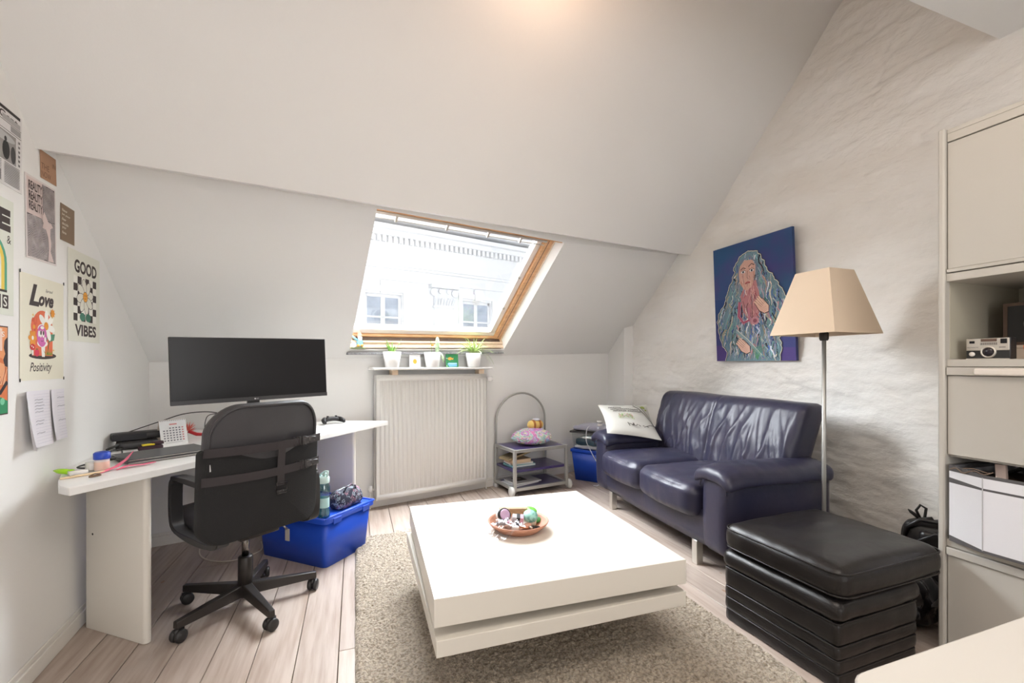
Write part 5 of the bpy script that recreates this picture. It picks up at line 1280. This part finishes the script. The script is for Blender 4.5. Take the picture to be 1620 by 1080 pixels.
m = MB(); m.lathe([(.028, .034), (.028, .050), (.025, .052)], 20); m.build('lid', CERAM, cr_, smooth=True)
sp = thing('nozzle_bottle', 'small white dropper bottle beside the jar behind the sofa', 'bottle', (2.40, 3.83, .552))
m = MB(); m.rbox(0, 0, .035, .045, .03, .07, .008, (4, 3, 4)); m.build('bottle_body', CERAM, sp, smooth=True)
m = MB(); m.lathe([(.010, .068), (.010, .082), (.003, .086), (.002, .105)], 12); m.build('nozzle', CERAM, sp, smooth=True)
m = MB(); m.tube([(.018, 0, .07), (.019, 0, .10)], .003, 6); m.build('prong', CHROME, sp, smooth=True)
cable('white charging cable hanging from the blanket down the blue bin', [(2.18, 3.86, .556), (2.155, 3.865, .53), (2.135, 3.85, .47), (2.13, 3.83, .40), (2.16, 3.78, .30), (2.215, 3.72, .15), (2.19, 3.70, .02), (2.14, 3.72, .006)], .004, mat('white_cable', (.80, .80, .82), .4))

# ================================================================ pillow on the sofa
pw_ = thing('pillow', 'white printed cushion with a tree branch and text against the sofa arm', 'cushion', (0, 0, 0))
def C3(px_, py_, d):                            # the pillow's corners in the room
    return Vector((px_, py_, d))
cTL, cTR, cBR, cBL = Vector((1.990, 3.385, .812)), Vector((2.46, 3.335, .800)), Vector((2.335, 2.965, .548)), Vector((1.885, 3.06, .618))
ctr = (cTL+cTR+cBR+cBL)/4; pw_.location = ctr
nn = (cTR-cTL).cross(cBL-cTL).normalized(); 
if nn.y > 0: nn = -nn
m = MB(); n = 26; vs = []
def psurf(u, v, side):
    P = cTL*(1-u)*v+cTR*u*v+cBR*u*(1-v)+cBL*(1-u)*(1-v)-ctr
    b = max(0, 16*u*(1-u)*v*(1-v)); pin = (1-.10*math.sin(PI*u)*0)
    du = .05*math.sin(PI*v)*(2*u-1); dv = .05*math.sin(PI*u)*(2*v-1)
    P -= (cTR-cTL)*du*.8+(cTL-cBL)*dv*.8
    return P+nn*side*(.045*b**.55+.003*vnoise(u*6, v*6, side)*b)
for side in (1, -1):
    for i in range(n+1):
        for j in range(n+1): vs.append(psurf(i/n, j/n, side))
N_ = (n+1)**2; fs = []
for i in range(n):
    for j in range(n):
        a = i*(n+1)+j; fs.append((a, a+1, a+n+2, a+n+1)); fs.append((N_+a, N_+a+n+1, N_+a+n+2, N_+a+1))
m.add(vs, fs); m.build('cover', mat('cream_canvas', (.62, .61, .57), .9, bump=[('v', 500, .3, .001)]), pw_, smooth=True)
pr = Print((0, 0, 0), (1, 0, 0), (0, 1, 0), step=.00005, start=.0)
BRK = srgb(58, 50, 46)
for y, segs in ((.80, ((.14, .40),)), (.73, ((.17, .44), (.47, .72))), (.66, ((.20, .46), (.50, .78)))):
    for a, b in segs:
        x = a
        while x < b:
            wd = rr.uniform(.012, .035); k_ = rr.uniform(-.006, .006)
            pr.line([(x, y+k_-.012), (x+wd*.5, y+k_+.012), (x+wd, y+k_-.008)], .020, BRK); x += wd+.012
pr.line([(.66, .90), (.75, .78), (.84, .60), (.93, .42), (.97, .30)], .022, BRK, .012); pr.line([(.72, .92), (.80, .86), (.86, .70), (.93, .5)], .012, BRK); pr.line([(.97, .32), (.86, .28), (.72, .20)], .012, BRK)
pr.ell(.86, .84, .05, .05, srgb(150, 165, 90)); pr.ell(.91, .76, .02, .03, srgb(150, 165, 90)); 
for k in range(80):
    x = rr.uniform(.24, .56); y = rr.uniform(.40, .54)-.05*((x-.4)/.16)**2+.03
    c = rr.choice(((150, 185, 110), (170, 200, 130), (130, 170, 95), (225, 160, 175), (200, 130, 130)))
    pr.ell(x, y, .010, .011, srgb(*c), n=6)
for k in range(14): x = rr.uniform(.36, .80); pr.line([(x, .22+rr.uniform(-.05, .04)), (x+.03, .22+rr.uniform(-.05, .04))], .014, BRK)
# lay the print on the bulging cover
def lay(v_):
    q_ = psurf(min(1, max(0, v_[0])), min(1, max(0, v_[1])), 1); return tuple(q_+nn*(.0045+v_[2]))
pr.mb.v = [lay(v_) for v_ in pr.mb.v]; o_ = pr.build('printed_design', pw_)

# ================================================================ bowl of odds and ends on the coffee table
TZ = .40
bw = thing('bowl', 'shallow terracotta bowl full of odds and ends on the coffee table', 'bowl', (.716, 1.935, TZ))
m = MB(); m.lathe([(.095, 0), (.10, .002), (.135, .032), (.142, .042), (.138, .045), (.130, .036), (.098, .010), (.02, .008), (.001, .008)], 48, cap=False); m.lathe([(.001, .0), (.096, .0005)], 48, cap=False); m.build('dish', TERRA, bw, smooth=True)
bx = .716; by = 1.935
m0 = lambda name, label, cat, x, y, z, rz=0, rot=None: thing(name, label, cat, (bx+x, by+y, TZ+z), rz, rot=rot)
t = m0('wooden_box', 'long brown wooden box across the back of the bowl', 'box', .005, .085, .040, R(-20)); m = MB(); m.box(-.068, .068, -.015, .015, 0, .032); m.build('body', mat('brown_wood_box', (.50, .32, .18), .5, var=(20, (.35, .20, .10), .3, .7), stretch=(1, 6, 6)), t, bevel=.002)
m = MB(); m.box(-.066, -.018, -.0162, -.0148, .003, .029); m.build('silver_label', flat((.5, .48, .42)), t)
t = m0('tape_roll', 'black and white striped roll tipped over at the left of the bowl', 'tape', -.062, .035, .058, rot=(R(62), 0, R(12))); m = MB(); m.lathe([(.020, -.018), (.031, -.018), (.031, .018), (.020, .018)], 26, cap=False); m.lathe([(.031, -.006), (.0315, -.005), (.0315, .005), (.031, .006)], 26, cap=False); m.build('roll', BLACKP, t, smooth=True)
m = MB(); m.lathe([(.0322, -.014), (.0325, -.013), (.0325, .004), (.0322, .005)], 26, cap=False); m.build('white_band', CERAM, t, smooth=True)
m = MB(); m.lathe([(.001, .017), (.024, .017), (.026, .020), (.020, .024), (.001, .025)], 22, cap=False); m.build('lilac_core', mat('lilac_core', (.62, .42, .62), .5), t, smooth=True)
t = m0('eraser', 'pink and dark banded block in the middle of the bowl', 'eraser', -.012, -.012, .028, rot=(R(20), R(8), R(-18))); m = MB(); m.box(-.026, .026, -.014, .014, 0, .046); m.build('block', mat('grey_foam', (.52, .50, .52), .6), t, bevel=.003)
m = MB(); m.box(-.006, .010, -.0155, .0155, -.001, .047); m.build('dark_band', BLACKP, t, bevel=.001); m = MB(); m.box(.012, .026, -.0152, .0152, .0, .047); m.build('pink_band', mat('pink_foam', (.72, .42, .55), .6), t, bevel=.001)
t = m0('cream_jar', 'cream jar with a mint patterned lid at the right of the bowl', 'jar', .055, -.005, .022, rot=(R(24), 0, R(-10))); m = MB(); m.lathe([(.027, 0), (.031, .003), (.031, .034), (.028, .036)], 26); m.build('jar_body', mat('cream_jar_body', (.72, .70, .58), .35), t, smooth=True)
m = MB(); m.lathe([(.033, .034), (.034, .036), (.034, .050), (.030, .055), (.001, .056)], 26, cap=False); m.build('lid', mat('mint_patterned', (.30, .58, .50), .4, var=(60, (.12, .30, .26), .4, .55)), t, smooth=True)
t = m0('green_tin', 'round bright green tin at the back right of the bowl', 'tin', .082, .058, .038, rot=(R(14), R(6), 0)); m = MB(); m.lathe([(.028, 0), (.030, .002), (.030, .016), (.028, .018)], 26); m.build('base', CERAM, t, smooth=True)
m = MB(); m.lathe([(.0305, .014), (.0308, .016), (.0305, .026), (.027, .029), (.001, .030)], 26, cap=False); m.build('lid', mat('leaf_green_lid', (.22, .62, .08), .4, var=(70, (.10, .40, .04), .42, .55)), t, smooth=True)
t = m0('green_tin', 'small dark green tin under the bright green one', 'tin', .100, .020, .020, rot=(R(8), R(-6), 0)); m = MB(); m.lathe([(.020, 0), (.021, .002), (.021, .010), (.018, .012)], 20); m.build('body', mat('dark_green_tin', (.06, .30, .08), .4), t, smooth=True)
t = m0('lipstick', 'short grey-capped tube at the left rim of the bowl', 'tube', -.088, -.012, .040, rot=(R(80), 0, R(60))); m = MB(); m.lathe([(.009, -.022), (.010, .0), (.010, .022)], 14); m.build('tube', mat('grey_cap', (.30, .30, .32), .3), t, smooth=True); m = MB(); m.lathe([(.008, .022), (.008, .04), (.003, .045)], 12); m.build('pink_tip', mat('pink_foam', (.72, .42, .55), .6), t, smooth=True)
t = m0('bracelet', 'copper-coloured bracelet lying at the front of the bowl', 'bracelet', .005, -.072, .020, rot=(R(14), 0, 0)); m = MB(); m.tube([(.036*math.cos(a*PI/12), .020*math.sin(a*PI/12), .004*math.sin(a)) for a in range(24)], .0045, 8, closed=True); m.build('ring', mat('copper', (.62, .32, .18), .3, metal=.6), t, smooth=True)
t = m0('lighter', 'black lighter at the front right of the bowl', 'lighter', .060, -.062, .022, rot=(R(80), 0, R(-70))); m = MB(); m.rbox(0, 0, 0, .022, .012, .045, .005, (3, 3, 3)); m.build('body', BLACKP, t, smooth=True); m = MB(); m.rbox(0, 0, .028, .020, .011, .012, .003, (2, 2, 2)); m.build('metal_top', CHROME, t, smooth=True)
for k, (x, y, c) in enumerate(((.022, .022, (.66, .34, .22)), (.020, -.030, (.80, .76, .76)), (.030, -.045, (.70, .40, .30)), (-.035, -.055, (.72, .70, .66)))):
    lab = ('terracotta-coloured pebble beside the wooden box', 'white pebble in the middle of the bowl', 'reddish pebble by the copper bracelet', 'pale grey pebble by the plastic bag')[k]
    t = m0('pebble', lab, 'pebble', x, y, .012); m = MB(); m.rbox(0, 0, .014, .036, .028, .026, .012, (5, 5, 4), lambda p: (p.x+.002*vnoise(p.x*60, p.y*60), p.y, p.z)); m.build('stone', flat(c), t, smooth=True)
t = m0('hair_pin', 'thin dark pin sticking out at the back left of the bowl', 'pin', -.078, .072, .060, rot=(R(40), R(-50), 0)); m = MB(); m.tube([(0, 0, -.02), (0, 0, .035)], .0014, 6); m.build('pin', BLACKM, t)
pb = m0('plastic_bag', 'crumpled clear plastic bag spilling over the left rim of the bowl', 'bag', -.09, -.065, .002)
m = MB(); n = 26; vs = []
for i in range(n+1):
    for j in range(n+1):
        u = i/n-.5; v = j/n-.5; x = u*.15; y = v*.13
        inn = max(0, min(1, (x+y*.4+.04)/.05)); z = .006+.046*inn+.016*abs(vnoise(x*34, y*34, 1))+.010*abs(vnoise(x*80, y*80, 5))-.02*max(0, x-.03)*10*.2
        vs.append((x+.006*vnoise(x*50, y*50, 7), y+.006*vnoise(x*50, y*50, 8), z))
m.add(vs, [(i*(n+1)+j, (i+1)*(n+1)+j, (i+1)*(n+1)+j+1, i*(n+1)+j+1) for i in range(n) for j in range(n)])
m.build('film', glass('crinkled_film', (.93, .93, .95), .16, .25), pb, smooth=True)

# ================================================================ things in the cabinet
ic = thing('camera', 'small silver and black vintage camera at the front of the open niche', 'camera', (2.325, 1.002, 1.187), PI/2*0)
# faces the room: front is -x
def ib(name, x0, x1, y0, y1, z0, z1, mt, bv=.001, par=None): m = MB(); m.box(x0, x1, y0, y1, z0, z1); return m.build(name, mt, par or ic, bevel=bv)
ALU = mat('brushed_silver_face', (.62, .58, .52), .35, metal=.6)
ib('body', -.018, .025, -.066, .062, .0, .083, BLACKP, .004); fp_ = ib('face_plate', -.022, -.018, -.064, .060, .034, .081, ALU, .002); ib('lower_plate', -.0205, -.018, -.064, .060, .003, .033, mat('black_leatherette', (.02, .02, .02), .6), .001)
ib('trim', -.0215, -.018, -.064, .060, .0005, .0035, ALU, 0); ib('viewfinder', -.0235, -.0215, -.058, -.040, .060, .078, mat('dark_screen', (.01, .01, .012), .22), .001); ib('flash_window', -.0235, -.0215, .034, .050, .062, .072, mat('dark_screen', (.01, .01, .012), .22), .001)
ib('grille', -.0235, -.0215, -.030, .016, .068, .079, mat('brown_grille', (.12, .07, .05), .5), .001); ib('grille', -.0235, -.0215, -.032, .018, .055, .065, mat('grey_grille', (.36, .33, .30), .5), .001)
for k in range(9): ib('grille_bar', -.0242, -.0235, -.030+k*.0053, -.029+k*.0053, .056, .064, BLACKP, 0, fp_)
RY = Matrix.Rotation(-PI/2, 4, 'Y')
m = MB(); m.lathe([(.023, 0), (.023, .006), (.019, .010), (.017, .006)], 28, cap=False, M=T(-.018, -.006, .028) @ RY); m.build('lens_ring', ALU, ic, smooth=True)
m = MB(); m.lathe([(.001, .006), (.017, .006), (.018, .002)], 24, cap=False, M=T(-.018, -.006, .028) @ RY); m.build('lens', mat('lens_glass', (.02, .015, .02), .08), ic, smooth=True)
m = MB(); m.lathe([(.009, 0), (.009, .003), (.004, .004)], 18, M=T(-.0205, .042, .020) @ RY); m.build('light_sensor', mat('pearl', (.8, .76, .72), .3), ic, smooth=True)
pr = Print(Vector((-.022, .056, .044)), (0, -1, 0), (0, 0, 1), start=.0003)
pr.text('INSTAMATIC', 0, 0, .0045, (.10, .09, .09), width=.034); pr.rect(.092, .110, .0, .003, (.2, .18, .17)); pr.build('lettering', ic)
ob = thing('box', 'beige box lying flat under the old box camera', 'box', (2.55, .90, 1.187)); m = MB(); m.box(-.08, .12, -.19, .13, 0, .054); m.build('body', mat('beige_carton', (.58, .48, .40), .7), ob, bevel=.003); m = MB(); m.box(-.082, .122, -.192, .132, .044, .0565); m.build('lid', mat('beige_carton', (.58, .48, .40), .7), ob, bevel=.002)
bc = thing('box_camera', 'black antique box camera standing on the beige box', 'camera', (2.53, .905, 1.2437))
m = MB(); m.box(-.03, .08, -.14, .13, 0, .17); m.build('body', mat('black_leatherette', (.02, .02, .02), .6), bc, bevel=.004)
m = MB()
for a in ((-.034, -.03, .118, .13, 0, .17), (-.034, -.03, -.14, -.128, 0, .17), (-.034, -.03, -.128, .118, .158, .17), (-.034, -.03, -.128, .118, 0, .012)): m.box(*a)
m.build('front_frame', mat('dark_brown_wood', (.10, .06, .04), .5), bc)
m = MB(); m.lathe([(.034, 0), (.036, .002), (.036, .006), (.030, .008), (.026, .004)], 30, cap=False, M=T(-.030, .035, .085) @ RY); m.build('lens_ring', CHROME, bc, smooth=True)
m = MB(); m.lathe([(.001, .005), (.026, .004)], 24, cap=False, M=T(-.030, .035, .085) @ RY); m.build('lens', mat('lens_brown', (.08, .05, .03), .15), bc, smooth=True)
m = MB(); m.tube([(.02, .09, .17), (.02, .07, .185), (.02, -.05, .185), (.02, -.07, .17)], .006, 8); m.build('handle', BLACKP, bc, smooth=True)
oc = thing('orange_cup', 'orange cup beside the silver camera, cut by the right edge', 'cup', (2.34, .885, 1.187)); m = MB(); m.lathe([(.022, 0), (.030, .05), (.028, .05), (.020, .004)], 22); m.build('cup_body', mat('orange_glaze', (.72, .16, .04), .3), oc, smooth=True)
# fabric basket
WF = mat('white_canvas', (.76, .76, .80), .85, bump=[('v', 500, .3, .001)]); GT = mat('grey_trim', (.10, .095, .10), .8)
ba = thing('fabric_basket', 'white canvas basket with grey trim lines in the lower niche', 'basket', (2.25, 1.09, .465))
ol = [(-.012, -.006), (-.048, -.122), (-.044, -.30), (-.030, -.46), (.40, -.46), (.42, -.02)]
def basket_side(m, z0, z1, off, mi=0, ins=0):
    n = len(ol); cxx = sum(p[0] for p in ol)/n; cyy = sum(p[1] for p in ol)/n
    o1 = [(p[0]+(p[0]-cxx)*off*4, p[1]+(p[1]-cyy)*off*4) for p in ol]; o2 = [(cxx+(p[0]-cxx)*(.985-ins), cyy+(p[1]-cyy)*(.985-ins)) for p in ol]
    vs = [(x, y, z0) for x, y in o1]+[(x, y, z1+(0 if i != 0 else .012)) for i, (x, y) in enumerate(o1)]+[(x, y, z0) for x, y in o2]+[(x, y, z1+(0 if i != 0 else .012)) for i, (x, y) in enumerate(o2)]
    fs = []
    for i in range(n):
        j = (i+1) % n; fs += [(i, j, n+j, n+i), (2*n+j, 2*n+i, 3*n+i, 3*n+j), (n+i, n+j, 3*n+j, 3*n+i), (j, i, 2*n+i, 2*n+j)]
    m.add(vs, fs, mi)
m = MB(); basket_side(m, .006, .285, 0); m.prism(ol, .0, .006); m.build('canvas_sides', WF, ba)
m = MB(); basket_side(m, .278, .290, .0006); m.build('rim_trim', GT, ba); m = MB(); basket_side(m, .232, .240, .0006); m.build('stripe_trim', GT, ba); m = MB(); basket_side(m, .0, .010, .0006); m.build('base_trim', GT, ba)
m = MB(); m.tube([(-.0485, -.1215, .008), (-.0485, -.1215, .28)], .0018, 6); m.build('corner_seam', mat('grey_seam', (.45, .45, .46), .8), ba)
t = thing('wooden_lath', 'pale wooden lath sticking up out of the canvas basket', 'wood', (2.25, .955, .475), 0, rot=(R(-4), R(4), 0)); m = MB(); m.box(.04, .055, -.025, .005, 0, .315); m.build('lath', mat('pale_lath', (.72, .56, .48), .6), t, bevel=.001)
t = thing('camera_bag', 'dark bag lying inside the canvas basket', 'bag', (2.42, .93, .475)); m = MB(); m.rbox(0, 0, .13, .24, .24, .26, .06, (8, 8, 8), lambda p: (p.x, p.y, p.z+.012*vnoise(p.x*16, p.y*16))); m.build('bag_body', mat('dark_brown_bag', (.05, .03, .02), .6), t, smooth=True)
m = MB(); m.tube([(-.09, -.06, .25), (-.05, .0, .30), (.0, .08, .25)], .008, 8); m.build('strap', BLACKP, t, smooth=True)
t = thing('glass_jar', 'dark shiny jar in the canvas basket at the right edge', 'jar', (2.30, .845, .60)); m = MB(); m.lathe([(.025, 0), (.03, .01), (.03, .12), (.02, .14), (.02, .155)], 20); m.build('jar_body', mat('dark_glossy', (.03, .03, .03), .12), t, smooth=True)
cable('tangle of thin brown cord over the basket rim', [(2.225, 1.075, .752), (2.222, 1.055, .760), (2.215, 1.03, .748), (2.216, 1.0, .762), (2.214, .97, .755), (2.225, .95, .766), (2.24, .97, .758), (2.235, 1.01, .766), (2.23, 1.05, .759)], .0022, mat('brown_cord', (.16, .11, .08), .7), 'cord')

# ================================================================ bags behind the ottoman
hb = thing('handbag', 'black leather handbag with knotted strap on the floor behind the ottoman', 'bag', (2.64, 1.335, 0), R(-62))
m = MB(); m.rbox(0, 0, .205, .26, .17, .41, .07, (16, 10, 18), lambda p: (p.x*(1-.10*max(0, (p.z-.2)/.2)), p.y*(1-.45*max(0, (p.z-.15)/.25)), p.z+.012*vnoise(p.x*9, p.y*9, 3)+.006*vnoise(p.x*30, p.y*12))); m.build('body', LEATHERB, hb, smooth=True)
m = MB(); m.rbox(.03, -.065, .30, .17, .05, .15, .024, (8, 4, 8)); m.build('front_pocket', LEATHERB, hb, smooth=True)
m = MB(); m.tube([(-.11, -.03, .30), (-.10, -.05, .37), (-.05, -.06, .42), (.04, -.06, .42), (.10, -.05, .37), (.11, -.03, .28)], .011, 8); m.build('handle', LEATHERB, hb, smooth=True)
m = MB(); m.tube([(-.05, -.05, .42), (-.065, -.05, .46), (-.05, -.05, .488), (-.03, -.05, .475), (-.035, -.05, .43), (-.05, -.05, .42)], .006, 8); m.tube([(-.05, -.05, .42), (-.085, -.055, .45), (-.095, -.055, .46)], [.009, .007, .002], 8); m.tube([(-.045, -.05, .42), (-.01, -.055, .435), (.0, -.055, .42)], [.009, .007, .003], 8); m.build('knotted_strap', LEATHERB, hb, smooth=True)
m = MB(); m.tube([(-.06, -.092, .24), (-.055, -.098, .33), (.0, -.10, .372), (.06, -.098, .36), (.10, -.095, .30), (.10, -.09, .22)], .006, 8); m.build('pocket_strap', BLACKP, hb, smooth=True)
tb = thing('bin_bag', 'crumpled black plastic bag on the floor between ottoman and cabinet', 'bag', (2.40, 1.30, 0))
m = MB(); m.rbox(0, 0, .11, .22, .19, .22, .07, (18, 16, 16), lambda p: (p.x+.016*vnoise(p.y*22, p.z*22, 1), p.y+.016*vnoise(p.x*22, p.z*22, 2), max(.001, p.z+.016*vnoise(p.x*24, p.y*24, 3)*(p.z > .02)))); m.build('bag_body', mat('black_bin_plastic', (.012, .010, .013), .15), tb, smooth=False)
m = MB(); m.strip([(-.05, -.10, .12), (-.02, -.115, .14), (.03, -.12, .10)], [.01, .04, .02], (0, 0, 1), thick=.001); m.build('torn_flap', mat('grey_film', (.30, .29, .30), .3), tb)
